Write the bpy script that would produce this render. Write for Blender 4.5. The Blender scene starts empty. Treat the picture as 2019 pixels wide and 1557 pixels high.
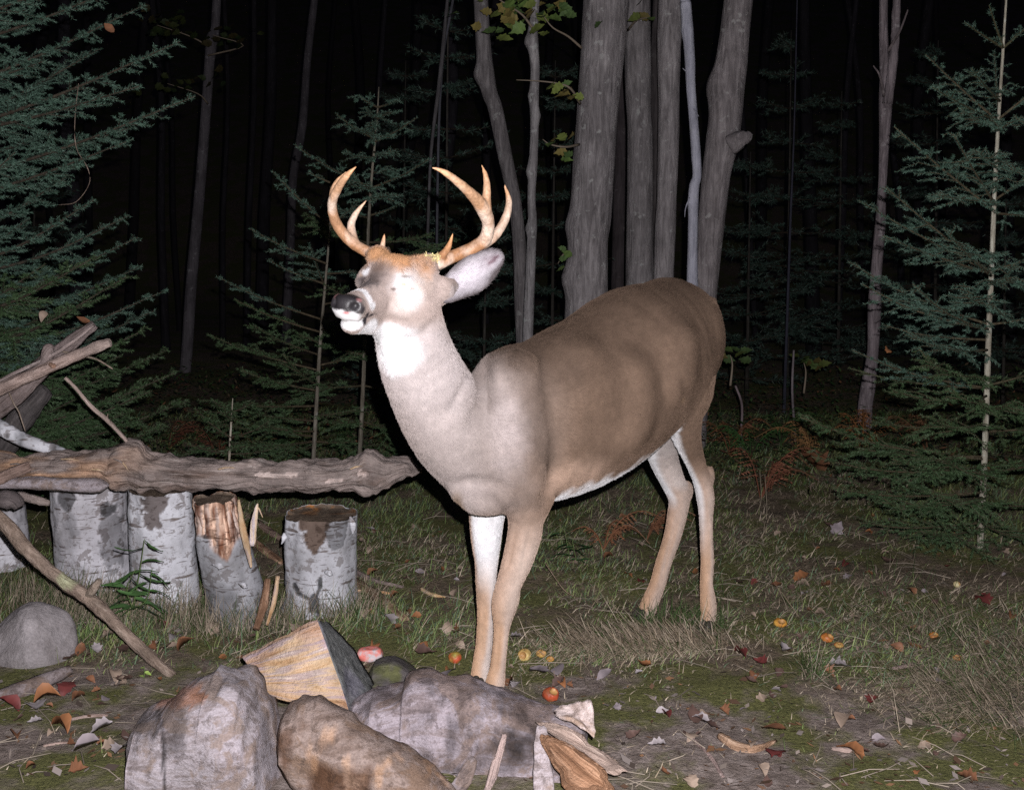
import bpy, math, random
import numpy as np
from mathutils import Vector, Matrix
sc = bpy.context.scene
# ------------------------------------------------------------------ camera
CAM_H = 1.2; PITCH = math.radians(8.89); F = 2165.0; CX, CY = 1009.5, 778.5
cam_d = bpy.data.cameras.new("camera"); cam = bpy.data.objects.new("camera", cam_d)
sc.collection.objects.link(cam); sc.camera = cam
cam_d.sensor_width = 36.0; cam_d.lens = 36.0 * F / 2019.0
cam_d.clip_start = 0.05; cam_d.clip_end = 300
cam.location = (0, 0, CAM_H); cam.rotation_euler = (math.pi/2 - PITCH, 0, 0)
# ------------------------------------------------------------------ night sky
w = bpy.data.worlds.new("World"); sc.world = w; w.use_nodes = True
bg = w.node_tree.nodes["Background"]
bg.inputs[0].default_value = (0.30, 0.36, 0.80, 1); bg.inputs[1].default_value = 0.013
# ------------------------------------------------------------------ the camera's flash, the only light of this night picture
fl = bpy.data.lights.new("flash", 'POINT'); fl.energy = 560; fl.shadow_soft_size = 0.008
fl.color = (1.0, 0.972, 0.995)
flo = bpy.data.objects.new("flash", fl); sc.collection.objects.link(flo); flo.location = (0.045, 0.0, CAM_H + 0.075)
vs = sc.view_settings; vs.view_transform = 'Standard'; vs.look = 'None'; vs.exposure = 0; vs.gamma = 1; vs.use_curve_mapping = False
sc.cycles.max_bounces = 3; sc.cycles.diffuse_bounces = 2; sc.cycles.glossy_bounces = 1; sc.cycles.transmission_bounces = 1
sc.cycles.use_denoising = False
sc.cycles.use_adaptive_sampling = True; sc.cycles.adaptive_threshold = 0.02
sc.cycles.sample_clamp_indirect = 2.0
# ------------------------------------------------------------------ helpers
CA, SA = math.cos(PITCH), math.sin(PITCH)
def ray(px, py):
    a = (px-CX)/F; b = (CY-py)/F
    return np.array([a, CA + SA*b, CA*b - SA])
def P(px, py, Y):
    """point seen at photo pixel (px,py), Y metres ahead"""
    r = ray(px, py); return np.array([0, 0, CAM_H]) + r*(Y/r[1])
def G(px, py, z=0.0):
    """point of the ground seen at photo pixel (px,py)"""
    r = ray(px, py); return np.array([0, 0, CAM_H]) + r*((z-CAM_H)/r[2])
def V3(v): return np.array(v, float)
def nrm(v):
    v = np.asarray(v, float); return v/np.maximum(np.linalg.norm(v, axis=-1, keepdims=True), 1e-9)
def link(o): sc.collection.objects.link(o); return o
def tag(o, label=None, cat=None, group=None, kind=None):
    if label: o['label'] = label
    if cat: o['category'] = cat
    if group: o['group'] = group
    if kind: o['kind'] = kind
    return o
def empty(name, loc, label, cat, group=None):
    o = bpy.data.objects.new(name, None); o.location = [float(c) for c in loc]; o.empty_display_size = 0.05
    link(o); return tag(o, label, cat, group)
def mesh_np(name, verts, faces, mats=(), parent=None, smooth=True, col=None, mat_idx=None, attrs=None):
    """verts (n,3) world coords, faces (m,k) int array (or list of arrays of equal width each)"""
    me = bpy.data.meshes.new(name)
    verts = np.asarray(verts, np.float32)
    fl_ = faces if isinstance(faces, list) else [faces]
    fl_ = [np.asarray(f, np.int32) for f in fl_ if len(f)]
    nl = sum(f.size for f in fl_); nf = sum(len(f) for f in fl_)
    me.vertices.add(len(verts))
    off = np.array(parent.location, np.float32) if parent is not None and parent.type == 'EMPTY' and parent.parent is None else np.zeros(3, np.float32)
    if parent is not None and 'org' in parent: off = np.array(parent['org'], np.float32)
    me.vertices.foreach_set("co", (verts - off).ravel())
    me.loops.add(nl); me.polygons.add(nf)
    me.loops.foreach_set("vertex_index", np.concatenate([f.ravel() for f in fl_]))
    starts = []; s = 0
    for f in fl_:
        k = f.shape[1]; starts.append(s + np.arange(len(f))*k); s += f.size
    me.polygons.foreach_set("loop_start", np.concatenate(starts).astype(np.int32))
    for m in mats: me.materials.append(m)
    if mat_idx is not None: me.polygons.foreach_set("material_index", np.asarray(mat_idx, np.int32))
    me.update(calc_edges=True)
    me.polygons.foreach_set("use_smooth", np.full(nf, bool(smooth)))
    if col is not None:
        a = me.color_attributes.new("Col", 'FLOAT_COLOR', 'POINT')
        c = np.ones((len(verts), 4), np.float32); c[:, :3] = col
        a.data.foreach_set("color", c.ravel())
    me.validate()
    o = bpy.data.objects.new(name, me); link(o)
    if parent is not None:
        o.parent = parent; o['org'] = [float(c) for c in off]
    return o
# value noise in numpy (for shapes)
def _h(ix, iy, iz, s):
    n = (ix*374761393 + iy*668265263 + iz*2147483647 + s*1274126177) & 0xffffffff
    n = ((n ^ (n >> 13))*1274126177) & 0xffffffff
    return ((n ^ (n >> 16)) & 0xffff)/65535.0
def vnoise(p, scale=1.0, seed=0):
    p = np.asarray(p, float)*scale
    i = np.floor(p).astype(np.int64); f = p-i; f = f*f*(3-2*f)
    r = 0
    for dx in (0, 1):
        for dy in (0, 1):
            for dz in (0, 1):
                w_ = (f[..., 0] if dx else 1-f[..., 0])*(f[..., 1] if dy else 1-f[..., 1])*(f[..., 2] if dz else 1-f[..., 2])
                r = r + w_*_h(i[..., 0]+dx, i[..., 1]+dy, i[..., 2]+dz, seed)
    return r*2-1
def fbm(p, scale=1.0, seed=0, oct=3):
    r = 0; a = 1.0; s = 0
    for o in range(oct):
        r = r + a*vnoise(p, scale*2**o, seed+o*17); s += a; a *= .5
    return r/s
def catmull(pts, n):
    """pts (k,m) -> smooth resample with n per segment"""
    pts = np.asarray(pts, float); k = len(pts)
    if k < 3:
        t = np.linspace(0, 1, n*(k-1)+1)[:, None]; return pts[0]*(1-t)+pts[-1]*t
    e = np.vstack([2*pts[0]-pts[1], pts, 2*pts[-1]-pts[-2]]); out = []
    for i in range(k-1):
        p0, p1, p2, p3 = e[i:i+4]
        for j in range(n):
            t = j/n
            out.append(.5*((2*p1)+(-p0+p2)*t+(2*p0-5*p1+4*p2-p3)*t*t+(-p0+3*p1-3*p2+p3)*t**3))
    out.append(pts[-1]); return np.array(out)
def tube_geo(path, rad, seg=10, bump=0, bscale=10, seed=0, flat=1.0, flatdir=None, cap=True, twist=0, ridges=0, ridge_n=7):
    """verts, quads(+tri fan as quads) of a tube along path"""
    path = np.asarray(path, float); n = len(path); rad = np.broadcast_to(np.asarray(rad, float), (n,))
    T = nrm(np.gradient(path, axis=0))
    up = V3(flatdir) if flatdir is not None else (V3((0, 0, 1)) if abs(T[0][2]) < .8 else V3((1, 0, 0)))
    U = np.zeros_like(path); u = up
    for i in range(n):
        u = u - T[i]*np.dot(u, T[i]); u = u/np.linalg.norm(u); U[i] = u
    W = np.cross(T, U)
    a = np.linspace(0, 2*np.pi, seg, endpoint=False)
    ca, sa = np.cos(a), np.sin(a)
    v = np.zeros((n, seg, 3))
    for j in range(seg):
        rr = rad*(1 + (ridges*np.cos(ridge_n*a[j]+seed+np.linspace(0, twist, n)) if ridges else 0))
        v[:, j] = path + U*(ca[j]*rr*flat)[:, None] + W*(sa[j]*rr)[:, None]
    if bump:
        d = v - path[:, None]
        v = path[:, None] + d*(1+bump*fbm(v, bscale, seed)[..., None])
    verts = v.reshape(-1, 3)
    i = np.arange(n-1)[:, None]*seg; j = np.arange(seg)[None]; j2 = (j+1) % seg
    quads = np.stack([i+j, i+j2, i+seg+j2, i+seg+j], -1).reshape(-1, 4)
    faces = [quads]
    if cap:
        verts = np.vstack([verts, path[0], path[-1]])
        c0 = n*seg; c1 = c0+1; jj = np.arange(seg); jn = (jj+1) % seg
        b = (n-1)*seg
        tris = np.vstack([np.stack([np.full(seg, c0), jn, jj], -1), np.stack([np.full(seg, c1), b+jj, b+jn], -1)])
        faces.append(tris)
    return verts, faces
class Geo:
    """collects geometry pieces into one mesh, with colour and material index"""
    def __init__(s): s.v = []; s.f = {}; s.m = {}; s.c = []; s.n = 0
    def add(s, verts, faces, mi=0, col=(1, 1, 1)):
        verts = np.asarray(verts, float)
        for f in (faces if isinstance(faces, list) else [faces]):
            f = np.asarray(f, np.int64)
            if not len(f): continue
            k = f.shape[1]; s.f.setdefault(k, []).append(f+s.n); s.m.setdefault(k, []).append(np.full(len(f), mi) if np.isscalar(mi) else mi)
        c = np.asarray(col, float); s.c.append(np.broadcast_to(c, (len(verts), 3)))
        s.v.append(verts); s.n += len(verts)
    def build(s, name, mats, parent=None, smooth=True):
        ks = sorted(s.f)
        return mesh_np(name, np.vstack(s.v), [np.vstack(s.f[k]) for k in ks], mats, parent, smooth, np.vstack(s.c), np.concatenate([np.concatenate(s.m[k]) for k in ks]))
# ------------------------------------------------------------------ materials
def nt_new(name):
    m = bpy.data.materials.new(name); m.use_nodes = True; nt = m.node_tree
    b = nt.nodes["Principled BSDF"]; b.inputs["Roughness"].default_value = .85
    b.inputs["Specular IOR Level"].default_value = .2
    return m, nt, b
def N(nt, t, **k):
    n = nt.nodes.new(t)
    for a, v in k.items():
        if a in n.inputs: n.inputs[a].default_value = v
        else: setattr(n, a, v)
    return n
def noise(nt, scale, detail=4, rough=.6, vec=None, dist=0):
    n = N(nt, 'ShaderNodeTexNoise'); n.inputs['Scale'].default_value = scale; n.inputs['Detail'].default_value = detail
    n.inputs['Roughness'].default_value = rough; n.inputs['Distortion'].default_value = dist
    if vec is not None: nt.links.new(vec, n.inputs['Vector'])
    return n.outputs['Fac']
def ramp(nt, fac, stops, interp='LINEAR'):
    r = N(nt, 'ShaderNodeValToRGB'); cr = r.color_ramp; cr.interpolation = interp
    while len(cr.elements) > 1: cr.elements.remove(cr.elements[-1])
    for i, (p, c) in enumerate(stops):
        e = cr.elements[0] if i == 0 else cr.elements.new(p)
        e.position = p; e.color = (*c, 1) if len(c) == 3 else c
    nt.links.new(fac, r.inputs[0]); return r.outputs[0]
def mix(nt, fac, a, b, mode='MIX'):
    m = N(nt, 'ShaderNodeMix', data_type='RGBA', blend_type=mode)
    for s, v in ((0, fac), (6, a), (7, b)):
        if isinstance(v, bpy.types.NodeSocket): nt.links.new(v, m.inputs[s])
        elif s == 0: m.inputs[0].default_value = v
        else: m.inputs[s].default_value = (*v, 1)
    return m.outputs[2]
def objvec(nt, scale=(1, 1, 1), rot=(0, 0, 0)):
    tc = N(nt, 'ShaderNodeTexCoord'); mp = N(nt, 'ShaderNodeMapping')
    mp.inputs['Scale'].default_value = scale; mp.inputs['Rotation'].default_value = rot
    nt.links.new(tc.outputs['Object'], mp.inputs[0]); return mp.outputs[0]
def bump(nt, b, h, strength=.3, dist=.01):
    n = N(nt, 'ShaderNodeBump'); n.inputs['Strength'].default_value = strength; n.inputs['Distance'].default_value = dist
    nt.links.new(h, n.inputs['Height']); nt.links.new(n.outputs[0], b.inputs['Normal']); return n
def vcol(nt):
    a = N(nt, 'ShaderNodeVertexColor'); a.layer_name = "Col"; return a.outputs[0]
def mat_vcol(name, var=.25, scale=60, bstr=.3, rough=.85, spec=.2, detail=4, stretch=(1, 1, 1)):
    """material coloured by the object's own colour attribute with grain noise and relief"""
    m, nt, b = nt_new(name); v = objvec(nt, stretch); n = noise(nt, scale, detail, .65, v)
    g = ramp(nt, n, [(.25, (1-var,)*3), (.75, (1+var,)*3)])
    c = mix(nt, 1.0, vcol(nt), g, 'MULTIPLY'); nt.links.new(c, b.inputs['Base Color'])
    bump(nt, b, n, bstr, .004); b.inputs['Roughness'].default_value = rough; b.inputs['Specular IOR Level'].default_value = spec
    return m
def gz(x, y):
    """height of the ground"""
    p = np.stack([np.asarray(x, float), np.asarray(y, float), np.zeros_like(np.asarray(x, float))], -1)
    return 0.030*fbm(p, 1.1, 5, 2) + 0.012*fbm(p, 5.0, 9, 2) + np.clip(np.asarray(y, float)-6, 0, 50)*.01 + np.clip(np.asarray(y, float)-15, 0, 40)*.45  # steep far rise is added to hide the faint band of sky
def onG(px, py, dz=0.0):
    q = G(px, py)
    for _ in range(4): q = G(px, py, float(gz(q[0], q[1])))
    q[2] += dz; return q
# ================================================================== ground
def sstep(a, b, x): t = np.clip((np.asarray(x, float)-a)/(b-a), 0, 1); return t*t*(3-2*t)
def pix(X):
    r = np.asarray(X, float)-V3((0, 0, CAM_H)); zc = r[..., 1]*CA-r[..., 2]*SA; zc = np.where(zc > .2, zc, .2)
    return r[..., 0]/zc*F+CX, CY-(r[..., 1]*SA+r[..., 2]*CA)/zc*F
def bare(x, y):
    """0..1, how trodden the ground is: the worn strip by the logs and under the buck"""
    p = np.stack([x, y, np.zeros_like(x)], -1); n = .35*fbm(p, 2.3, 21, 3)
    a = 1-sstep(2.55, 2.95, y+n+.25*np.clip(x-.6, 0, 2)-.0*x)
    b = np.exp(-((x-.12)/.38)**2-((y-2.72)/.16)**2)*1.2+n*.5
    c = (1-sstep(2.75, 2.95, y+n*.8))*(x < -.55)
    d = np.exp(-((x-.62)/.5)**2-((y-2.62)/.14)**2)*1.0+n*.3
    return np.clip(np.maximum.reduce([a, b, c, d]), 0, 1)
def make_ground():
    ys = np.concatenate([np.linspace(-8, 1.4, 8)[:-1], np.linspace(1.4, 6.5, 300), 6.5+np.geomspace(.05, 60, 50)]); us = np.linspace(-1, 1, 301)
    Y, U = np.meshgrid(ys, us, indexing='ij'); X = U*(2.2+.75*np.clip(Y, 0, 99)); Z = gz(X, Y)
    p = np.stack([X, Y, 0*X], -1); Z = Z+.006*fbm(p, 22, 31, 3)
    v = np.stack([X, Y, Z], -1).reshape(-1, 3); b = bare(X, Y).ravel()
    n = len(us); i = np.arange(len(ys)-1)[:, None]*n; j = np.arange(n-1)[None]; q = np.stack([i+j, i+j+1, i+n+j+1, i+n+j], -1).reshape(-1, 4)
    m, nt, bs = nt_new('forest_floor'); vec = objvec(nt)
    dirt = ramp(nt, noise(nt, 22, 6, .7, vec), [(.25, (.080, .060, .050)), (.5, (.20, .16, .143)), (.72, (.36, .30, .28))])
    litter = ramp(nt, noise(nt, 60, 4, .7, vec, .6), [(.3, (.045, .034, .022)), (.5, (.15, .115, .08)), (.62, (.25, .19, .135)), (.75, (.07, .055, .035))])
    moss = ramp(nt, noise(nt, 120, 4, .75, vec), [(.3, (.05, .055, .018)), (.7, (.19, .185, .07))])
    mk = ramp(nt, noise(nt, 3.2, 5, .6, vec), [(.45, (0, 0, 0)), (.55, (1, 1, 1))])
    c = mix(nt, vcol(nt), litter, dirt); c = mix(nt, mk, c, moss)
    speck = N(nt, 'ShaderNodeTexVoronoi', Scale=75.0, Randomness=1.0); nt.links.new(vec, speck.inputs['Vector'])
    sk = ramp(nt, speck.outputs['Distance'], [(.10, (1, 1, 1)), (.16, (0, 0, 0))]); sel = ramp(nt, noise(nt, 18, 2, .5, vec), [(.56, (0, 0, 0)), (.6, (.6, .6, .6))])
    c = mix(nt, mix(nt, 1, sk, sel, 'MULTIPLY'), c, (.32, .27, .24)); nt.links.new(c, bs.inputs['Base Color'])
    bump(nt, bs, noise(nt, 90, 5, .7, vec), .9, .012); bs.inputs['Roughness'].default_value = .95
    o = mesh_np('ground', v, q, [m], None, True, np.repeat(b[:, None], 3, 1)); tag(o, 'dark forest floor of trodden dirt, moss and leaf litter', None, None, 'structure')
make_ground()
# grass ------------------------------------------------------------
def blades(name, base, H_, W, az, lean, curl, col, mat, label):
    """thin curved blades; all arguments are arrays over the blades"""
    n = len(base); k = 4; d = np.stack([np.cos(az), np.sin(az), 0*az], -1); sd = np.stack([-np.sin(az+.6), np.cos(az+.6), 0*az], -1)
    V = []
    for i in range(k):
        t = i/(k-1); a = lean+curl*t; hor = H_*t*np.sin(a); ver = H_*t*np.cos(a)
        c = base+d*hor[:, None]+V3((0, 0, 1))*ver[:, None]
        wv = (W*(1-t**1.5)*.5)[:, None]
        if i < k-1: V += [c-sd*wv, c+sd*wv]
        else: V.append(c)
    V = np.stack(V, 1); off = np.arange(n)[:, None]*7
    q = np.concatenate([off+np.array([[0, 1, 3, 2]]), off+np.array([[2, 3, 5, 4]])]); t = off+np.array([[4, 5, 6]])
    c = np.repeat(col[:, None], 7, 1)*np.array([.75, .75, .9, .9, 1.05, 1.05, 1.1])[None, :, None]
    o = mesh_np(name, V.reshape(-1, 3), [q, t], [mat], None, True, np.clip(c.reshape(-1, 3), 0, 1))
    return tag(o, label, 'grass', None, 'stuff')
def make_grass():
    rng = np.random.default_rng(11)
    m, nt, b = nt_new('grass_blade'); nt.links.new(vcol(nt), b.inputs['Base Color']); b.inputs['Roughness'].default_value = .7
    n = 250000; y = 2.25+(rng.random(n)**1.25)*4.6; hw = .62*y; x = rng.uniform(-1, 1, n)*hw
    p = np.stack([x, y, 0*x], -1); br = bare(x, y); cl = fbm(p, 3.5, 44, 3)+.6*fbm(p, 12, 45, 2)
    keep = rng.random(n) < np.clip(.68+1.5*cl, .08, 1)*(1-.93*br); x, y, cl, br = x[keep], y[keep], cl[keep], br[keep]; n = len(x); p = np.stack([x, y, 0*x], -1)
    base = np.stack([x, y, gz(x, y)-.002], -1)
    dry = np.clip(.38+.9*fbm(p, 1.6, 51, 2)+.25*br-.16*(y-3.5), .08, .95); isdry = rng.random(n) < dry
    H_ = rng.gamma(5, .0066, n)*(1+.40*sstep(3.6, 5.0, y)); H_ = np.where(br > .4, H_*.6, H_)
    st = np.exp(-((x+.75)/.55)**2-((y-3.05)/.22)**2); H_ = H_*(1+.8*st)
    g1 = V3((.085, .125, .040)); g2 = V3((.14, .165, .065)); g3 = V3((.08, .12, .070)); t_ = rng.random((n, 1)); pk = rng.integers(0, 3, n)[:, None]
    green = np.where(pk == 0, g1, np.where(pk == 1, g2, g3)); tan_ = V3((.19, .15, .105))*(1-t_)+V3((.33, .275, .215))*t_
    col = np.where(isdry[:, None], tan_, green)*rng.uniform(1.15, 2.0, (n, 1))
    lean = np.where(isdry, rng.uniform(.7, 1.5, n), rng.uniform(.2, 1.2, n)); az = rng.uniform(0, 2*np.pi, n)+1.5*fbm(p, 3, 61, 1)
    blades('grass', base, H_, rng.uniform(.0018, .0036, n), az, lean, rng.uniform(0, .9, n), col, m, 'short mixed green and dry grass covering the clearing')
    # combed dry tussock
    def tuss(cs, n, h0, h1, azm, azs, dryf, nm, lab, w=(.0012, .0026), lean=(.7, 1.5), br_=1.0):
        B = []
        for (px, py, rx, ry, k) in cs:
            c = onG(px, py); q = rng.normal(size=(int(n*k), 2)); B.append(np.stack([c[0]+q[:, 0]*rx, c[1]+q[:, 1]*ry, 0*q[:, 0]], -1))
        B = np.vstack(B); B[:, 2] = gz(B[:, 0], B[:, 1]); k = len(B); isd = rng.random(k) < dryf
        t = rng.random((k, 1)); c = np.where(isd[:, None], V3((.26, .20, .14))*(1-t)+V3((.44, .37, .29))*t, V3((.05, .09, .025))*(1-t)+V3((.09, .13, .05))*t)*rng.uniform(.6, 1.0, (k, 1))*br_
        blades(nm, B, rng.uniform(h0, h1, k), rng.uniform(*w, k), rng.normal(azm, azs, k), rng.uniform(*lean, k), rng.uniform(0, .6, k), c, m, lab)
    tuss([(1190, 1272, .09, .045, 1), (1270, 1262, .10, .05, 1.2), (1350, 1268, .09, .04, 1)], 1100, .06, .15, math.radians(228), .45, .85, 'grass', 'combed pale dry grass tussock in front of the hind hooves', w=(.0022, .0042), lean=(.55, 1.25), br_=1.7)
    tuss([(1960, 1390, .12, .08, 1.4), (2000, 1290, .12, .08, 1), (1900, 1340, .12, .06, .6), (1860, 1230, .2, .08, .6)], 1100, .05, .16, math.radians(200), .8, .75, 'grass', 'loose dry grass heap at the right edge of the clearing', w=(.002, .0036), lean=(.6, 1.35), br_=1.5)
    tuss([(90, 1190, .10, .05, 1), (210, 1215, .10, .04, 1.2), (330, 1225, .10, .04, 1), (450, 1245, .09, .04, 1.2), (160, 1230, .12, .05, 1), (560, 1235, .05, .03, .5), (690, 1215, .06, .04, .6)], 520, .05, .17, 1.57, 1.8, .62, 'grass', 'tall green and straw coloured grass around the birch stumps', lean=(.0, .8))
    tuss([(1395, 1240, .035, .02, 1), (1330, 1225, .05, .02, 1), (1262, 1238, .03, .02, .6)], 110, .05, .12, 1.57, 2, .15, 'grass', 'fresh green grass standing around the hind hooves', lean=(.0, .9), w=(.002, .0042))
    tuss([(1600, 1330, .02, .02, 1), (1850, 1260, .12, .02, 1), (1500, 1180, .2, .1, 1), (1750, 1160, .2, .1, 1)], 160, .05, .13, 1.57, 2, .3, 'grass', 'scattered longer grass blades at the right of the clearing', lean=(.2, 1.3))
make_grass()
# ================================================================== the buck
class SDF:
    """signed-distance solid on a grid: tubes and ellipsoids blended into one continuous surface"""
    def __init__(s, lo, hi, res, flowmap=False):
        s.lo = V3(lo); s.res = res; s.dim = np.ceil((V3(hi)-s.lo)/res).astype(int); s.S = np.full(s.dim, .5, np.float32)
        s.flows = [V3((0, 0, -1))]; s.FL = np.zeros(s.dim, np.int16) if flowmap else None
        if flowmap: s.D1 = np.full(s.dim, .5, np.float32)
    def box(s, a, b):
        a_ = np.clip(np.floor((a-s.lo)/s.res).astype(int), 0, s.dim); b_ = np.clip(np.ceil((b-s.lo)/s.res).astype(int)+1, 0, s.dim)
        return tuple(slice(x, y) for x, y in zip(a_, b_)), [s.lo[i]+s.res*np.arange(a_[i], b_[i], dtype=np.float32) for i in range(3)]
    @staticmethod
    def smin(a, b, k):
        h = np.clip(.5+.5*(b-a)/k, 0, 1); return b*(1-h)+a*h-k*h*(1-h)
    def put(s, sl, e, k, sub):
        if sub: s.S[sl] = -s.smin(-s.S[sl], e, k)
        else: s.S[sl] = s.smin(s.S[sl], e, k)
    def ell(s, c, r, fr=None, k=.02, sub=False):
        c = V3(c); r = V3(r); fr = np.eye(3) if fr is None else fr; m = r.max()+.05+k
        sl, ax = s.box(c-m, c+m)
        if min(len(a) for a in ax) == 0: return
        X = [(ax[0]-c[0])[:, None, None], (ax[1]-c[1])[None, :, None], (ax[2]-c[2])[None, None, :]]
        u = [X[0]*fr[i][0]+X[1]*fr[i][1]+X[2]*fr[i][2] for i in range(3)]
        q = np.sqrt(sum((u[i]/r[i])**2 for i in range(3))); d = np.sqrt(sum(u[i]**2 for i in range(3)))
        s.put(sl, np.where(q < .05, -r.min(), d-d/np.maximum(q, 1e-4)).astype(np.float32), k, sub)
    def tube(s, C, rv, rl=None, lat=(0, 0, 1), k=.02, sub=False, flow=1):
        C = np.asarray(C, float); n = len(C); rv = np.broadcast_to(np.asarray(rv, float), (n,)); rl = rv if rl is None else np.broadcast_to(np.asarray(rl, float), (n,))
        lat = V3(lat); pad = .05+k; m = max(rv.max(), rl.max())+pad
        sl, ax = s.box(C.min(0)-m, C.max(0)+m); full = np.full([len(a) for a in ax], .5, np.float32); oi = [x.start for x in sl]
        for i in range(n-1):
            a0, b0 = C[i], C[i+1]; mr = max(rv[i], rv[i+1], rl[i], rl[i+1])+pad
            s2, ax2 = s.box(np.minimum(a0, b0)-mr, np.maximum(a0, b0)+mr)
            if min(len(a) for a in ax2) == 0: continue
            X = [(ax2[0]-a0[0])[:, None, None], (ax2[1]-a0[1])[None, :, None], (ax2[2]-a0[2])[None, None, :]]
            ab = b0-a0; t = np.clip((X[0]*ab[0]+X[1]*ab[1]+X[2]*ab[2])/max(ab@ab, 1e-9), 0, 1)
            D = [X[j]-ab[j]*t for j in range(3)]; ra = rv[i]*(1-t)+rv[i+1]*t; rb = rl[i]*(1-t)+rl[i+1]*t
            axd = nrm(ab); lt = lat-axd*(lat@axd); lt = nrm(lt) if np.linalg.norm(lt) > 1e-3 else V3((1, 0, 0))
            dl = D[0]*lt[0]+D[1]*lt[1]+D[2]*lt[2]; d2 = D[0]**2+D[1]**2+D[2]**2
            q = np.sqrt(dl*dl/(rb*rb)+np.maximum(d2-dl*dl, 0)/(ra*ra)); d = np.sqrt(d2)
            e = np.where(q < .05, -np.minimum(ra, rb), d-d/np.maximum(q, 1e-4)).astype(np.float32)
            s3 = tuple(slice(s2[j].start-oi[j], s2[j].stop-oi[j]) for j in range(3))
            full[s3] = np.minimum(full[s3], e)
            if s.FL is not None and not sub:
                bt = e < s.D1[s2]; s.D1[s2] = np.where(bt, e, s.D1[s2]); s.FL[s2][bt] = len(s.flows); s.flows.append(axd*flow)
        s.put(sl, full, k, sub)
    def at(s, X): return samp(s.S, X, s.lo, s.res)
    def normal(s, V, e=1.5):
        g = np.zeros_like(V)
        for i in range(3):
            dv = np.zeros(3); dv[i] = s.res*e; g[:, i] = s.at(V+dv)-s.at(V-dv)
        return nrm(g)
    def hit(s, px, py, y0=2.0, y1=4.2):
        """first point of the surface seen at a photo pixel"""
        Y = np.arange(y0, y1, s.res*.5); r = ray(px, py); X = V3((0, 0, CAM_H))+r*(Y/r[1])[:, None]
        ok = ((X > s.lo)*(X < s.lo+(s.dim-2)*s.res)).all(1); v = np.where(ok, s.at(X), .5); i = np.argmax(v < 0)
        return X[i] if v[i] < 0 else None
    def line(s, pts, r, k=.02, sub=True, depth=0.0, n=4):
        """groove (or ridge) along the surface through photo pixels; depth pushes it out (+) or in (-) along the normal"""
        q = catmull(np.array([list(p[:2]) for p in pts], float), n); hs = [s.hit(*a) for a in q]; hs = np.array([h for h in hs if h is not None])
        if len(hs) < 2: return
        hs = hs+s.normal(hs)*depth; m = len(hs); t = np.linspace(0, 1, m); rr = r*np.clip(np.minimum(t, 1-t)*6, .25, 1)
        fl, s.FL = s.FL, None; s.tube(hs, rr, None, (0, 0, 1), k, sub); s.FL = fl
    def mesh(s): return surface_nets(s.S, s.lo, s.res)
def sculpt(D):
    """folds, muscles and creases drawn on the surface"""
    G_ = lambda pts, r, k, out=.6: D.line(pts, r, k, True, r*out)
    B_ = lambda pts, r, k, inn=.75: D.line(pts, r, k, False, -r*inn)
    B_([(985, 715), (1000, 780), (1008, 850), (1012, 920)], .035, .06, .75)          # shoulder blade
    B_([(1040, 880), (1058, 930), (1062, 985)], .026, .04, .75)                      # upper arm
    G_([(945, 690), (952, 730), (950, 790), (930, 845)], .014, .035, .5)             # neck meets shoulder
    G_([(925, 705), (916, 755), (892, 805)], .006, .02, .5)
    G_([(1118, 850), (1102, 905), (1088, 950), (1078, 990)], .016, .045, .55)         # behind the elbow
    G_([(1085, 740), (1100, 800), (1098, 860)], .02, .06, .8)
    G_([(902, 962), (930, 950), (962, 955), (988, 972), (1000, 1005)], .010, .03, .55)
    B_([(1245, 700), (1262, 765), (1262, 825), (1240, 880)], .05, .05, .72)         # full belly in front of the thigh
    B_([(1345, 640), (1350, 700), (1345, 760)], .05, .06, .8)                        # haunch
    
    B_([(1326, 760), (1332, 785)], .02, .03, .6)                                     # stifle
    for x, y, r in ((1150, 700, .06), (1190, 770, .06), (1130, 780, .06)):
        h = D.hit(x, y)
        if h is not None: D.ell(h-D.normal(h[None])[0]*r*.9, (r, r, r), None, .06)
    for a, b in (((1047, 1035), (1030, 1120)), ((1018, 1030), (1000, 1120)), ((1392, 1010), (1396, 1140)), ((1338, 1015), (1302, 1150)), ((985, 1230), (977, 1320)), ((955, 1190), (948, 1300))):
        G_([a, ((a[0]+b[0])/2, (a[1]+b[1])/2), b], .004, .010, .55)
    G_([(776, 566), (790, 573), (806, 572), (820, 563)], .0035, .006, .15); G_([(705, 540), (716, 545), (728, 541)], .004, .008, .2); G_([(775, 545), (795, 538), (815, 545)], .005, .012, .5)
    G_([(765, 676), (800, 672), (835, 658), (862, 628)], .008, .018, .4)             # jaw line
    G_([(748, 640), (775, 632), (802, 636)], .006, .02, .7)
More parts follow.
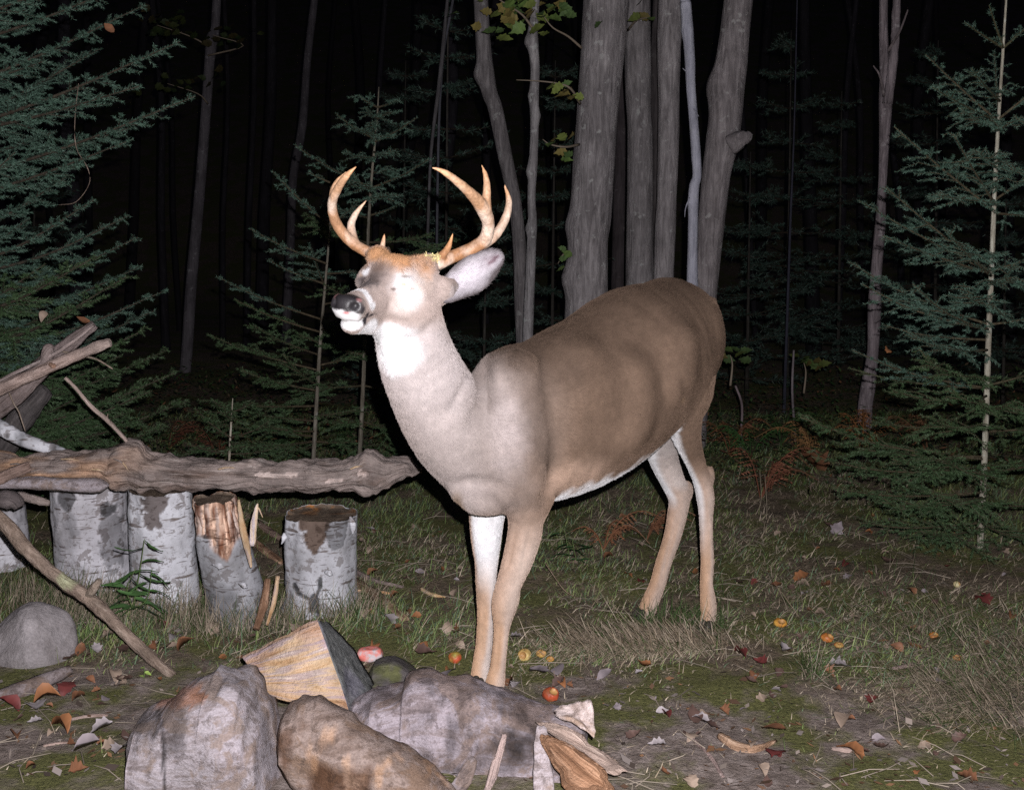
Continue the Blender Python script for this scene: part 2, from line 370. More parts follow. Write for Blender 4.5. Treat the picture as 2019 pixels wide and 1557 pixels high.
def make_deer():
    prims = []   # (centers0, centers1, r0(3), r1(3), frameU, colour idx, k)
    H = nrm(V3((-0.535, -0.45, 0))); L = V3((-H[1], H[0], 0))      # heading, deer's left (towards the camera)
    def tube(st, lat=None, n=3, k=.02, flow=1, nm='body', cap=1.0):
        """st rows: px, py, Y, rv (radius across), rl (radius along lat)"""
        st = np.array([list(P(s[0], s[1], s[2]))+[s[3], s[4] if len(s) > 4 else s[3]] for s in st])
        s = catmull(st, n)
        prims.append(('tube', s[:, :3], s[:, 3], s[:, 4], L if lat is None else lat, k, flow, nm))
    def ell(c, r, fr=None, k=.02, sub=False, nm='body', fl=None):
        prims.append(('ell', V3(c), V3(r), np.eye(3) if fr is None else fr, None, k, fl, nm, sub))
    BODY = np.array([H, L, (0, 0, 1)])
    # torso: rows (px,py,Y, vertical radius, lateral radius)
    tube([(955, 900, 2.67, .075, .080), (985, 865, 2.71, .142, .112), (1020, 842, 2.77, .188, .140), (1064, 834, 2.83, .209, .165),
          (1125, 808, 2.92, .227, .188), (1190, 770, 3.01, .228, .198), (1250, 722, 3.09, .225, .186), (1300, 690, 3.17, .188, .155),
          (1335, 680, 3.23, .150, .120), (1358, 690, 3.27, .12, .09)], n=3, k=.03, nm='torso')
    # withers ridge and rump
    tube([(985, 742, 2.72, .06, .045), (1020, 733, 2.78, .060, .045), (1070, 744, 2.86, .053, .045)], k=.05, nm='torso')
    ell(P(1316, 642, 3.24), (.13, .12, .138), BODY, .05, nm='torso')
    ell(P(1355, 658, 3.25), (.085, .10, .112), BODY, .05, nm='torso')
    # neck
    tube([(802, 605, 2.46, .078, .065), (810, 660, 2.49, .084, .074), (828, 722, 2.53, .093, .084), (858, 785, 2.58, .104, .096),
          (897, 848, 2.63, .112, .108), (937, 898, 2.68, .106, .108), (970, 925, 2.72, .095, .095)], n=3, k=.045, nm='neck')
    # shoulder blade and upper arm, near side, then the far one
    ell(P(1012, 815, 2.70)+L*.02, (.075, .055, .155), BODY, .05, nm='torso')
    tube([(1022, 745, 2.71, .05, .04), (1030, 850, 2.69, .075, .055), (1030, 925, 2.68, .075, .055), (1040, 985, 2.70, .062, .050)], k=.04, nm='torso')
    ell(P(930, 880, 2.70), (.07, .07, .12), BODY, .05, nm='torso')
    # brisket lump
    tube([(910, 972, 2.62, .022, .030), (938, 984, 2.61, .034, .045), (968, 986, 2.62, .036, .045), (990, 982, 2.66, .030, .035)], n=3, k=.035, nm='torso')
    # near foreleg
    Ly = .0
    tube([(1046, 940, 2.72, .066, .055), (1044, 985, 2.72, .056, .050), (1038, 1020, 2.71, .046, .042), (1033, 1060, 2.705, .046, .038), (1019, 1110, 2.70, .040, .035),
          (1004, 1150, 2.695, .0325, .031), (997, 1182, 2.69, .0355, .032), (993, 1205, 2.69, .030, .028), (989, 1240, 2.69, .0185, .021),
          (985, 1285, 2.69, .0172, .020), (981, 1320, 2.69, .0195, .021), (977, 1343, 2.685, .024, .024), (975, 1362, 2.67, .021, .021)], n=3, k=.02, nm='leg')
    # far foreleg
    tube([(965, 985, 2.80, .056, .045), (960, 1022, 2.80, .049, .040), (959, 1060, 2.80, .042, .036), (959, 1110, 2.795, .030, .030),
          (958, 1150, 2.79, .0255, .028), (958, 1178, 2.79, .0225, .027), (958, 1215, 2.79, .0215, .024), (955, 1265, 2.79, .0225, .021),
          (949, 1310, 2.785, .0245, .021), (947, 1338, 2.78, .026, .024), (944, 1358, 2.76, .021, .021)], n=3, k=.02, nm='leg')
    # near thigh, gaskin, hock, cannon
    tube([(1350, 640, 3.20, .100, .07), (1348, 700, 3.17, .105, .07), (1352, 765, 3.13, .088, .070), (1347, 815, 3.13, .060, .055),
          (1355, 862, 3.16, .043, .038), (1369, 905, 3.20, .030, .028), (1383, 945, 3.23, .0265, .026), (1391, 980, 3.235, .0275, .026),
          (1392, 1015, 3.23, .0200, .021), (1393, 1060, 3.22, .0175, .020), (1395, 1105, 3.21, .0180, .020), (1393, 1150, 3.20, .0175, .020),
          (1396, 1185, 3.19, .0235, .023), (1397, 1205, 3.18, .0235, .023), (1395, 1225, 3.16, .0195, .021)], n=3, k=.03, nm='leg')
    ell(P(1398, 938, 3.245), (.016, .016, .032), BODY, .014, nm='leg')
    ell(P(1403, 1107, 3.225), (.008, .010, .014), BODY, .01, nm='leg')
    # far thigh and leg
    tube([(1345, 720, 3.32, .10, .06), (1318, 815, 3.32, .085, .06), (1305, 868, 3.34, .060, .05), (1309, 905, 3.37, .048, .042), (1325, 945, 3.40, .040, .036),
          (1339, 980, 3.41, .036, .031), (1335, 1015, 3.40, .0325, .029), (1325, 1060, 3.37, .0270, .026), (1308, 1110, 3.33, .0245, .024),
          (1297, 1150, 3.30, .0240, .024), (1284, 1182, 3.27, .0265, .025), (1276, 1202, 3.26, .0270, .026), (1264, 1222, 3.24, .024, .023)], n=3, k=.02, nm='leg')
    ell(P(1352, 968, 3.43), (.026, .02, .034), BODY, .018, nm='leg')
    # tail, tucked down along the rump
    tube([(1400, 598, 3.36, .020, .020), (1413, 640, 3.37, .022, .020), (1408, 700, 3.36, .022, .018), (1395, 760, 3.33, .013, .012)], n=3, k=.02, nm='tail')
    # ---- head in its own frame
    Nn = P(684, 597, 2.27); Ee = P(760, 560, 2.44)
    Fh = nrm(Nn-Ee); Lh = nrm(np.cross((0, 0, 1), Fh)); Uh = np.cross(Fh, Lh)
    a = math.radians(-9); Lh, Uh = Lh*math.cos(a)+Uh*math.sin(a), Uh*math.cos(a)-Lh*math.sin(a)
    HF = np.array([Fh, Lh, Uh]); hp = lambda x, y, z: Ee+Fh*x+Lh*y+Uh*z
    def hrot(p):   # ellipsoid frame pitched by p degrees (nose down)
        c, s = math.cos(math.radians(p)), math.sin(math.radians(p)); return np.array([Fh*c-Uh*s, Lh, Fh*s+Uh*c])
    def htube(rows, n=3, k=.015):
        s = catmull(np.array([list(hp(*r[:3]))+[r[3], r[4]] for r in rows]), n)
        prims.append(('tube', s[:, :3], s[:, 3], s[:, 4], Lh, k, -1, 'head'))
    ell(hp(-.050, 0, .002), (.088, .062, .050), hrot(-8), .02, nm='head')             # cranium
    ell(hp(-.015, 0, .010), (.060, .058, .036), hrot(10), .02, nm='head')             # forehead
    for s in (-1, 1):
        ell(hp(-.004, s*(.056 if s > 0 else .046), .004), (.033, .022, .024), hrot(15), .012, nm='head')      # orbit
        ell(hp(.002, s*(.071 if s > 0 else .060), -.004), (.017, .010, .013), hrot(15), .004, nm='head')      # closed eyeball
        ell(hp(-.055, s*.045, -.050), (.055, .030, .050), hrot(25), .02, nm='head')      # cheek
        ell(hp(-.085, s*.062, .030), (.028, .026, .028), HF, .015, nm='head')            # ear root
        ell(hp(-.050, s*.050, .038), (.020, .018, .022), HF, .02, nm='head')           # pedicle
    htube([(-.02, 0, -.022, .055, .052), (.04, 0, -.022, .046, .040), (.10, 0, -.020, .036, .031), (.150, 0, -.016, .030, .030), (.176, 0, -.014, .026, .029)])
    htube([(-.09, 0, -.092, .040, .042), (-.03, 0, -.088, .036, .038), (.04, 0, -.076, .030, .029), (.10, 0, -.064, .024, .024), (.150, 0, -.056, .020, .023), (.165, 0, -.053, .016, .020)])
    ell(hp(.184, 0, -.008), (.020, .034, .027), hrot(12), .008, nm='nose')
    for s in (-1, 1):
        ell(hp(.175, s*.023, -.006), (.019, .015, .020), HF, .006, nm='nose')
        ell(hp(.166, s*.016, -.030), (.024, .014, .012), HF, .006, nm='head')           # upper lip
        ell(hp(.194, s*.0235, -.002), (.013, .0075, .0070), hrot(25), .008, sub=True)     # nostril
        prims.append(('tube', np.array([hp(.19, s*.012, -.0385), hp(.15, s*.026, -.0395), (hp(.105, s*.030, -.047)), hp(.090, s*.033, -.046)]), np.array([.0035, .0035, .003, .002]), np.array([.004, .004, .003, .002]), Lh, .004, -2, 'cut'))
        prims.append(('tube', np.array([hp(.012, s*.079, -.004), hp(-.002, s*.083, -.007), hp(-.016, s*.078, -.004)]), np.array([.0012]*3), np.array([.004]*3), Lh, .002, -2, 'cut'))
    prims.append(('tube', np.array([P(850, 570, 2.47), P(872, 572, 2.475), P(888, 570, 2.49)]), np.array([.034, .030, .024]), np.array([.024, .020, .014]), V3((0, 1, 0)), .02, -1, 'head'))
    ell(hp(-.03, 0, -.100), (.055, .030, .028), HF, .02, nm='head')
    # ---- level set on a grid
    lo = np.min([p[1].min(0) if p[0] == 'tube' else p[1] for p in prims], 0)-.16
    hi = np.max([p[1].max(0) if p[0] == 'tube' else p[1] for p in prims], 0)+.16
    D = SDF(lo, hi, .0052, True)
    for p in prims:
        if p[0] == 'ell': D.ell(p[1], p[2], p[3], p[5], p[8])
        elif p[6] == -2: D.tube(p[1], p[2], p[3], p[4], p[5], True)
        else: D.tube(p[1], p[2], p[3], p[4], p[5], False, p[6])
    sculpt(D)
    V, Q = D.mesh(); Nv = D.normal(V)
    fi = np.clip(np.round((V-D.lo)/D.res).astype(int), 0, D.dim-1)
    flow = np.array(D.flows)[D.FL[fi[:, 0], fi[:, 1], fi[:, 2]]]
    # ---- coat colours
    brown = V3((.158, .107, .078)); grey = V3((.37, .32, .308)); white = V3((.66, .65, .665)); tan = V3((.40, .28, .215)); dark = V3((.035, .028, .028)); rust = V3((.46, .25, .13))
    col = np.tile(brown, (len(V), 1))
    def pxof(Vv):
        r = Vv-V3((0, 0, CAM_H)); zc = r[:, 1]*CA-r[:, 2]*SA; return r[:, 0]/zc*F+CX, CY-(r[:, 1]*SA+r[:, 2]*CA)/zc*F
    def blob(c, r, colour, amt=1.0, soft=.5, nd=None, nlo=0, nhi=.5, ns=.25, fr=None, nsc=30):
        nonlocal col
        d = V-V3(c); fr_ = np.eye(3) if fr is None else fr
        u = d@fr_.T/V3(r); q = np.linalg.norm(u, axis=1)+ns*fbm(V, nsc, 3, 3)
        w_ = np.clip((1-q)/soft, 0, 1); w_ = w_*w_*(3-2*w_)*amt
        if nd is not None: w_ = w_*np.clip((Nv@nrm(V3(nd))-nlo)/(nhi-nlo), 0, 1)
        col = col*(1-w_[:, None])+V3(colour)*w_[:, None]
    # lighter, greyer front: neck and shoulder
    blob(P(895, 830, 2.6), (.30, .45, .54), grey, 1.0, .95, ns=.15, nsc=9)
    blob(P(850, 700, 2.45), (.26, .40, .26), V3((.45, .395, .388)), 1, .7, ns=.1, nsc=9)
    blob(P(1050, 780, 2.75), (.17, .3, .26), V3((.165, .12, .095)), .8, .95, ns=.25, nsc=12)
    blob(P(960, 800, 2.65), (.10, .3, .20), V3((.25, .205, .185)), .5, .95, ns=.25, nsc=12)
    blob(P(1010, 690, 2.8), (.14, .3, .07), brown*.8, .8, .9)
    blob(P(1000, 860, 2.55), (.075, .2, .17), V3((.45, .39, .385)), .6, .9)
    for (x_, y_, Y_, r_) in ((885, 640, 2.52, .05), (905, 680, 2.60, .065), (940, 725, 2.66, .075), (965, 790, 2.68, .06)): blob(P(x_, y_, Y_), (r_, r_*1.6, r_*1.2), V3((.20, .155, .135)), .6, .95, ns=.2, nsc=20)
    # dorsal line, darker
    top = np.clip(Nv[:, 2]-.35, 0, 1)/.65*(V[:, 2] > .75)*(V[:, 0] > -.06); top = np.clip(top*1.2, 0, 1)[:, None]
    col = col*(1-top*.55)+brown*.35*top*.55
    # warm lower flank and elbow
    blob(P(1130, 940, 2.75), (.16, .2, .08), tan, .8, .8)
    blob(P(1332, 778, 3.02), (.022, .1, .025), V3((.42, .27, .10)), .8, .9)
    # legs tan
    w_ = np.clip((.52-V[:, 2])/.12, 0, 1)[:, None]; col = col*(1-w_)+tan*1.05*w_
    lw = np.clip((.30-V[:, 2])/.2, 0, 1)[:, None]*(vnoise(V, 14, 7)[:, None]*.15+.85); col = col*(1-lw*.5)+V3((.50, .32, .21))*lw*.5
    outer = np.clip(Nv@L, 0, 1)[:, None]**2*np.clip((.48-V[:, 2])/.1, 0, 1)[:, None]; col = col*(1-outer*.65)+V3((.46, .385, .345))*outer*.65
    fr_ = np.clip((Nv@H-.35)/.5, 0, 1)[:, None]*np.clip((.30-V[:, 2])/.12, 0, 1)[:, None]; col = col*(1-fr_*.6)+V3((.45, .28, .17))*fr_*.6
    # belly white
    bw = np.clip((-Nv[:, 2]-.64+.08*vnoise(V, 40, 3))/.14, 0, 1)*(V[:, 2] < .64)*(V[:, 2] > .40)*np.clip((V[:, 0]-.02)/.06, 0, 1); bw = bw[:, None]
    col = col*(1-bw)+white*bw
    # inner far foreleg white, fading down
    inn = np.clip((Nv@nrm(V3((.35, -.9, .1)))-.15)/.4, 0, 1)
    px, py = pxof(V); fwd = H
    def legwhite(sel, z0, z1, nd, lo_, hi_, amt=1.0):
        nonlocal col
        w_ = sel*np.clip((V[:, 2]-z0)/(z1-z0), 0, 1)*np.clip((Nv@nrm(V3(nd))-lo_)/(hi_-lo_), 0, 1)*amt; w_ = np.clip(w_, 0, 1)[:, None]
        col = col*(1-w_)+white*w_
    farfore = (V[:, 1] > 2.735)*(V[:, 0] < .0)*(V[:, 2] < .52)
    legwhite(farfore, .235, .345, (.2, -.95, 0), .1, .6)
    legwhite(farfore, -.3, -.2, (.95, -.2, 0), .3, .8, .3)
    farhind = (V[:, 1] > 3.22)*(V[:, 0] > .3)*(V[:, 0] < .56)*(V[:, 2] < .62)
    legwhite(farhind*(V[:, 1] > 3.26), .30, .36, (-1, -.25, 0), .25, .6)
    legwhite(farhind*(V[:, 1] > 3.26), .36, .39, L, .3, .6, .35)
    nearhind = (V[:, 0] > .40)*(V[:, 1] > 3.0)*(V[:, 1] < 3.30)*(V[:, 2] < .63)
    legwhite(nearhind, .20, .42, (-1, -.30, 0), .40, .75, 1.0)
    # throat and chin
    blob(P(778, 700, 2.42), (.078, .12, .062), white*1.15, 1.0, .6, ns=.25, nsc=22)
    blob(hp(.06, 0, -.10), (.15, .09, .038), white, 1.0, .4, fr=HF)
    # head colours
    hsel = (V-Ee)@HF.T
    inh = (np.abs(hsel[:, 0]-.03) < .20)*(np.abs(hsel[:, 1]) < .13)*(hsel[:, 2] > -.13)*(hsel[:, 2] < .12)
    hw = inh*1.0; 
    hcol = V3((.36, .29, .265))
    w_ = (inh*np.clip((hsel[:, 2]+.10)/.04, 0, 1)*np.clip((hsel[:, 0]+.14)/.04, 0, 1))[:, None]*(V[:, 2] > .9)[:, None]; col = col*(1-w_)+hcol*w_
    def hb(px, py, r, colour, amt=1, soft=.5, ns=.2, both=True, nsc=40):
        """blob on the head where a photo pixel falls, mirrored to the other side"""
        h = D.hit(px, py)
        if h is None: return
        l = (h-Ee)@HF.T; blob(h, r, colour, amt, soft, fr=HF, ns=ns, nsc=nsc)
        if both: blob(hp(l[0], -l[1], l[2]), r, colour, amt, soft, fr=HF, ns=ns, nsc=nsc)
    blk = V3((.03, .026, .03))
    blob(hp(-.055, 0, .045), (.085, .11, .060), rust, 1, .55, fr=HF, nsc=50, ns=.3)
    hb(750, 545, (.035, .035, .035), V3((.20, .16, .15)), .7, .9)
    hb(726, 556, (.050, .030, .026), V3((.075, .065, .068)), .85, .6, .6, False, 90); hb(742, 544, (.045, .028, .024), V3((.13, .10, .09)), .7, .8, .6, False, 90); hb(715, 530, (.014, .016, .010), V3((.10, .075, .065)), .8, .6, .2, False)
    hb(712, 556, (.030, .035, .020), blk, .8, .7, .3, False)
    hb(760, 530, (.03, .03, .02), V3((.13, .085, .065)), .5, .8, .4)
    hb(800, 552, (.056, .045, .048), white, 1, .75, .35, False); hb(815, 580, (.050, .04, .042), white, 1, .8, .35, False); hb(797, 545, (.016, .01, .0035), V3((.22, .15, .10)), .7, .8, .15); hb(784, 569, (.010, .010, .0035), V3((.20, .15, .13)), .7, .7, .1, False); hb(798, 572, (.012, .010, .0035), V3((.16, .12, .10)), .7, .7, .1, False); hb(812, 568, (.010, .010, .0035), V3((.09, .06, .05)), 1, .7, .1, False); hb(774, 571, (.009, .01, .0045), V3((.10, .06, .05)), .9, .7, .1, False); hb(722, 537, (.010, .02, .012), white, 1, .5, .1, False)  # white around the near eye paints in the flash's burnt-out glare
    hb(795, 600, (.06, .04, .04), V3((.56, .485, .46)), .9, .9); hb(830, 560, (.06, .04, .05), V3((.52, .42, .37)), .7, .9)
    hb(845, 600, (.05, .04, .05), V3((.42, .34, .31)), .6, .8)
    hb(796, 560, (.010, .01, .0045), V3((.42, .27, .12)), .8, .8, .1)
    hb(765, 650, (.055, .05, .020), white, 1, .5)
    hb(728, 648, (.050, .05, .022), white, 1, .4); hb(700, 640, (.04, .05, .016), white, 1, .4)
    hb(800, 655, (.04, .04, .018), white*.9, .7, .7)
    hb(728, 590, (.012, .022, .024), white, 1, .4, .1)
    hb(735, 604, (.014, .020, .012), white, 1, .5, .1)
    hb(716, 574, (.010, .030, .012), white, .9, .5, .1)
    blob(hp(.186, 0, -.004), (.036, .044, .028), blk*.6, 1, .2, fr=hrot(12), ns=.05)
    hb(690, 626, (.030, .030, .014), white, 1, .3, .05)
    hb(672, 618, (.012, .012, .010), white, 1, .3, .05)
    hb(719, 627, (.011, .018, .021), blk, 1, .4, .1); hb(716, 612, (.010, .014, .014), blk, 1, .5, .1)
    hb(731, 621, (.018, .014, .0055), blk, 1, .6, .05)
    hb(741, 619, (.008, .010, .003), blk, .7, .8, .05)
    hb(684, 619, (.016, .014, .0035), V3((.50, .10, .10)), .9, .7, 0, False)
    hb(709, 591, (.010, .008, .007), V3((.30, .14, .14)), .8, .7, 0)
    # brisket shadow line, painted as darker hair
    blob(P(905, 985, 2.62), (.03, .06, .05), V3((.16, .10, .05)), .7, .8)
    # soft mottling
    col = col*(1+.12*fbm(V, 20, 4, 3)[:, None]+.12*fbm(V, 75, 8, 2)[:, None]); col = np.clip(col, .004, .95)
    # ---- build
    base = V3((.20, 3.0, 0))
    deer = empty('deer', base, "antlered buck standing with its nose raised beside the log bench", 'deer')
    skin, nt, b = nt_new('deer_coat'); v = objvec(nt, (1, 1, 1)); n1 = noise(nt, 420, 3, .7, v); n2 = noise(nt, 60, 4, .6, v)
    g = ramp(nt, n1, [(.3, (.84,)*3), (.7, (1.14,)*3)]); g2 = ramp(nt, n2, [(.3, (.88,)*3), (.7, (1.1,)*3)])
    nt.links.new(mix(nt, 1, mix(nt, 1, vcol(nt), g, 'MULTIPLY'), g2, 'MULTIPLY'), b.inputs['Base Color'])
    bump(nt, b, n1, .35, .002); b.inputs['Roughness'].default_value = .95; b.inputs['Specular IOR Level'].default_value = .04
    lm = (V-Ee)@HF.T; wet = ((lm[:, 0] > .155)*(lm[:, 2] > -.034)*(np.abs(lm[:, 1]) < .04)*(V[:, 2] > .9))
    fc = wet[Q].all(1).astype(int)
    nose_m, nt, b = nt_new('wet_nose'); v = objvec(nt); vo = N(nt, 'ShaderNodeTexVoronoi', Scale=330.0); nt.links.new(v, vo.inputs['Vector'])
    nt.links.new(vcol(nt), b.inputs['Base Color']); bump(nt, b, vo.outputs['Distance'], .25, .001); b.inputs['Roughness'].default_value = .5; b.inputs['Specular IOR Level'].default_value = .5
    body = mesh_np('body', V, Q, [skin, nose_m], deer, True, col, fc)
    sm = body.modifiers.new('smooth', 'SMOOTH'); sm.iterations = 3; sm.factor = .5
    return deer, body, dict(V=V, Q=Q, N=Nv, flow=flow, col=col, hp=hp, HF=HF, Ee=Ee, wet=wet, H=H, L=L, D=D)
def samp(S, X, lo, res):
    g = (X-lo)/res; i = np.floor(g).astype(int); i = np.clip(i, 0, np.array(S.shape)-2); f = g-i; r = 0
    for dx in (0, 1):
        for dy in (0, 1):
            for dz in (0, 1):
                w_ = (f[:, 0] if dx else 1-f[:, 0])*(f[:, 1] if dy else 1-f[:, 1])*(f[:, 2] if dz else 1-f[:, 2])
                r = r+w_*S[i[:, 0]+dx, i[:, 1]+dy, i[:, 2]+dz]
    return r
def surface_nets(S, lo, res):
    s = S < 0; dx, dy, dz = S.shape
    c = np.zeros((dx-1, dy-1, dz-1), np.int8)
    for a in (0, 1):
        for b in (0, 1):
            for d in (0, 1): c += s[a:dx-1+a, b:dy-1+b, d:dz-1+d]
    act = (c > 0) & (c < 8); idx = np.full(act.shape, -1, np.int64); ii = np.argwhere(act); idx[act] = np.arange(len(ii))
    acc = np.zeros((len(ii), 3)); cnt = np.zeros(len(ii))
    corners = [(a, b, d) for a in (0, 1) for b in (0, 1) for d in (0, 1)]
    for c0 in corners:
        for ax in range(3):
            if c0[ax]: continue
            c1 = list(c0); c1[ax] = 1
            a0 = S[ii[:, 0]+c0[0], ii[:, 1]+c0[1], ii[:, 2]+c0[2]]; a1 = S[ii[:, 0]+c1[0], ii[:, 1]+c1[1], ii[:, 2]+c1[2]]
            m = (a0 < 0) != (a1 < 0); t = np.where(m, a0/np.where(m, a0-a1, 1), 0)
            p = np.array(c0, float)[None]+np.zeros((len(ii), 3)); p[:, ax] += t
            acc[m] += p[m]; cnt[m] += 1
    V = (ii+acc/cnt[:, None])*res+lo
    Qs = []
    for ax in range(3):
        sl0 = [slice(1, -1)]*3; sl1 = [slice(1, -1)]*3; sl0[ax] = slice(0, -1); sl1[ax] = slice(1, None)
        a0 = s[tuple(sl0)]; a1 = s[tuple(sl1)]; e = np.argwhere(a0 != a1)
        inside = a0[e[:, 0], e[:, 1], e[:, 2]]
        e = e+np.array([0 if i == ax else 1 for i in range(3)])
        b, d = [(1, 2), (2, 0), (0, 1)][ax]
        def at(ob, od):
            q = e.copy(); q[:, b] -= ob; q[:, d] -= od; return idx[q[:, 0], q[:, 1], q[:, 2]]
        q = np.stack([at(1, 1), at(0, 1), at(0, 0), at(1, 0)], -1)
        q[~inside] = q[~inside][:, ::-1]; Qs.append(q)
    return V, np.vstack(Qs)
deer, deer_body, DD = make_deer()
def deer_parts():
    hp, HF, Ee, H, L = DD['hp'], DD['HF'], DD['Ee'], DD['H'], DD['L']; Fh, Lh, Uh = HF
    # ---------------- antlers
    am, nt, b = nt_new('antler'); v = objvec(nt); n = noise(nt, 35, 5, .6, v); n2 = noise(nt, 160, 4, .6, v)
    c = mix(nt, 1, vcol(nt), ramp(nt, n, [(.3, (.72, .68, .62)), (.7, (1.2, 1.18, 1.15))]), 'MULTIPLY'); c = mix(nt, 1, c, ramp(nt, n2, [(.35, (.8,)*3), (.6, (1.1,)*3)]), 'MULTIPLY')
    nt.links.new(c, b.inputs['Base Color']); bump(nt, b, n2, .5, .003); b.inputs['Roughness'].default_value = .5; b.inputs['Specular IOR Level'].default_value = .4
    def antler(rows, org):
        allp = np.array([P(*r[:3]) for t in rows for r in t]); D = SDF(allp.min(0)-.04, allp.max(0)+.04, .0021)
        for t in rows:
            s = catmull(np.array([list(P(*r[:3]))+[r[3]] for r in t]), 5); D.tube(s[:, :3], s[:, 3], None, (0, 1, 0), .006)
        V, Q = D.mesh(); Nv = D.normal(V)
        bse = np.exp(-(np.linalg.norm(V-P(*rows[0][0][:3]), axis=1)/.035)**2); V = V+Nv*(.0008*fbm(V, 90, 3, 3)+.0030*bse*(.5+vnoise(V, 260, 9)))[:, None]+Nv*(.0007*np.abs(fbm(V*V3((1, 1, .25)), 160, 5, 2)))[:, None]
        h = np.clip((V[:, 2]-org[2])/.20, 0, 1)[:, None]
        tipd = np.ones(len(V))
        for t in rows: tipd = np.minimum(tipd, np.linalg.norm(V-P(*t[-1][:3]), axis=1))
        tw = np.clip(1-tipd/.05, 0, 1)[:, None]
        col = V3((.34, .17, .085))*(1-h)+V3((.52, .33, .215))*h
        ln = np.clip(fbm(V*V3((1, 1, .6)), 22, 8, 3)*2.4, 0, 1)[:, None]; col = col*(1-ln*.7)+V3((.74, .63, .56))*ln*.7
        col = col*(1-tw*.5)+V3((.72, .36, .15))*tw*.5
        o = mesh_np('antler', V, Q, [am], deer, True, np.clip(col, 0, 1))
        return o
    antler([[(838, 532, 2.50, .0175), (850, 522, 2.50, .0175), (872, 514, 2.505, .016), (900, 503, 2.52, .0145), (934, 488, 2.525, .0145), (957, 470, 2.515, .015), (963, 441, 2.49, .0135),
             (953, 413, 2.46, .0160), (936, 390, 2.43, .0130), (911, 366, 2.40, .0095), (883, 344, 2.38, .0068), (866, 335, 2.37, .004), (853, 331, 2.365, .0015)],
            [(957, 412, 2.46, .0125), (959, 390, 2.462, .0095), (960, 366, 2.465, .0078), (957, 345, 2.47, .0052), (950, 326, 2.475, .0013)],
            [(955, 480, 2.53, .012), (973, 467, 2.545, .0115), (988, 448, 2.56, .0102), (1000, 421, 2.57, .0090), (1003, 393, 2.58, .0065), (995, 365, 2.59, .0015)],
            [(866, 510, 2.495, .011), (876, 499, 2.485, .0085), (885, 485, 2.475, .0060), (893, 461, 2.465, .0013)]], P(860, 520, 2.5))
    antler([[(765, 525, 2.60, .0165), (748, 512, 2.60, .0150), (725, 497, 2.605, .0132), (695, 479, 2.61, .0128), (671, 453, 2.60, .0126), (658, 427, 2.58, .0115), (655, 400, 2.555, .0105),
             (664, 376, 2.53, .0095), (677, 355, 2.51, .0080), (690, 340, 2.50, .0052), (702, 329, 2.495, .0015)],
            [(655, 400, 2.57, .0085), (657, 376, 2.585, .0075), (667, 356, 2.59, .0055), (683, 339, 2.60, .0015)],
            [(699, 478, 2.615, .0105), (694, 458, 2.625, .0100), (693, 440, 2.63, .0085), (703, 419, 2.635, .0062), (722, 396, 2.64, .0015)],
            [(752, 508, 2.590, .010), (753, 495, 2.580, .0075), (755, 480, 2.575, .0055), (758, 462, 2.565, .0013)]], P(745, 510, 2.6))
    # bark rubbed onto the near antler's base
    g = Geo(); rng = random.Random(4)
    for i in range(60):
        c = P(rng.uniform(833, 866), rng.uniform(500, 516), 2.479+rng.uniform(-.004, .006)); d = nrm([rng.gauss(0, 1), rng.gauss(0, .4), rng.gauss(0, .6)]); l = rng.uniform(.003, .008)
        pth = np.array([c-d*l, c+V3((0, 0, rng.gauss(0, .002))), c+d*l]); vv, ff = tube_geo(pth, .0009, 4); g.add(vv, ff, 0, V3((.75, .62, .30))*rng.uniform(.6, 1.1))
    o = g.build('bark_shavings', [mat_vcol('shaving')], deer); o['kind'] = 'stuff'
    # ---------------- ears
    em = mat_vcol('ear_hair', .12, 300, .4)
    def ear(top, bot, Yt, Yb, cup, flip=1, world=None):
        rows = []; nv = 13
        tp = catmull(np.array([P(x, y, a) for (x, y), a in zip(top, Yt)]), 4) if world is None else catmull(world[0], 4)
        bp = catmull(np.array([P(x, y, a) for (x, y), a in zip(bot, Yb)]), 4) if world is None else catmull(world[1], 4)
        n = len(tp); V = []; C = []
        for i in range(n):
            wdt = np.linalg.norm(tp[i]-bp[i]); u = i/(n-1)
            for j in range(nv):
                t = j/(nv-1); m = tp[i]*(1-t)+bp[i]*t; dpt = cup*wdt*(1-(2*t-1)**2)
                m = m+V3((.25, 1, .05))*dpt*flip+V3((0, 1, 0))*.0012*vnoise(V3((i, j, 3))[None], .9, 2)[0]
                V.append(m); rim = max(abs(2*t-1)**2.2, np.clip((u-.80)/.2, 0, 1)*.9)
                inner = V3((.56, .52, .56)); pink = V3((.14, .07, .09)); k = min(1, 1.3*math.exp(-((t-.36)/.15)**2-((u-.70)/.17)**2)*(.7+.5*vnoise(V3((i*1.3, j*1.3, 5))[None], .8, 6)[0]))
                c = inner*(1-k)+pink*k
                edge = V3((.07, .055, .055)); gr = np.clip((t-.52)/.3, 0, 1)*np.clip((u-.35)/.3, 0, 1)*1.2
                rim = min(1, max(rim*.9, gr*.75)+.12*vnoise(V3((i*1.1, j, 0))[None], .9, 5)[0]); C.append(np.clip(c*(1-rim)+edge*rim, .02, 1))
        V = np.array(V); C = np.array(C)
        i = np.arange(n-1)[:, None]*nv; j = np.arange(nv-1)[None]; q = np.stack([i+j, i+j+1, i+nv+j+1, i+nv+j], -1).reshape(-1, 4)
        back = V+V3((.2, 1, 0))*flip*.0035; Vb = np.vstack([V, back]); nn = len(V)
        edge = [k for k in range(nv)]+[k*nv+nv-1 for k in range(1, n)]+[(n-1)*nv+k for k in range(nv-2, -1, -1)]+[k*nv for k in range(n-2, 0, -1)]
        e = np.array(edge); e2 = np.roll(e, -1); side = np.stack([e, e2, e2+nn, e+nn], -1)
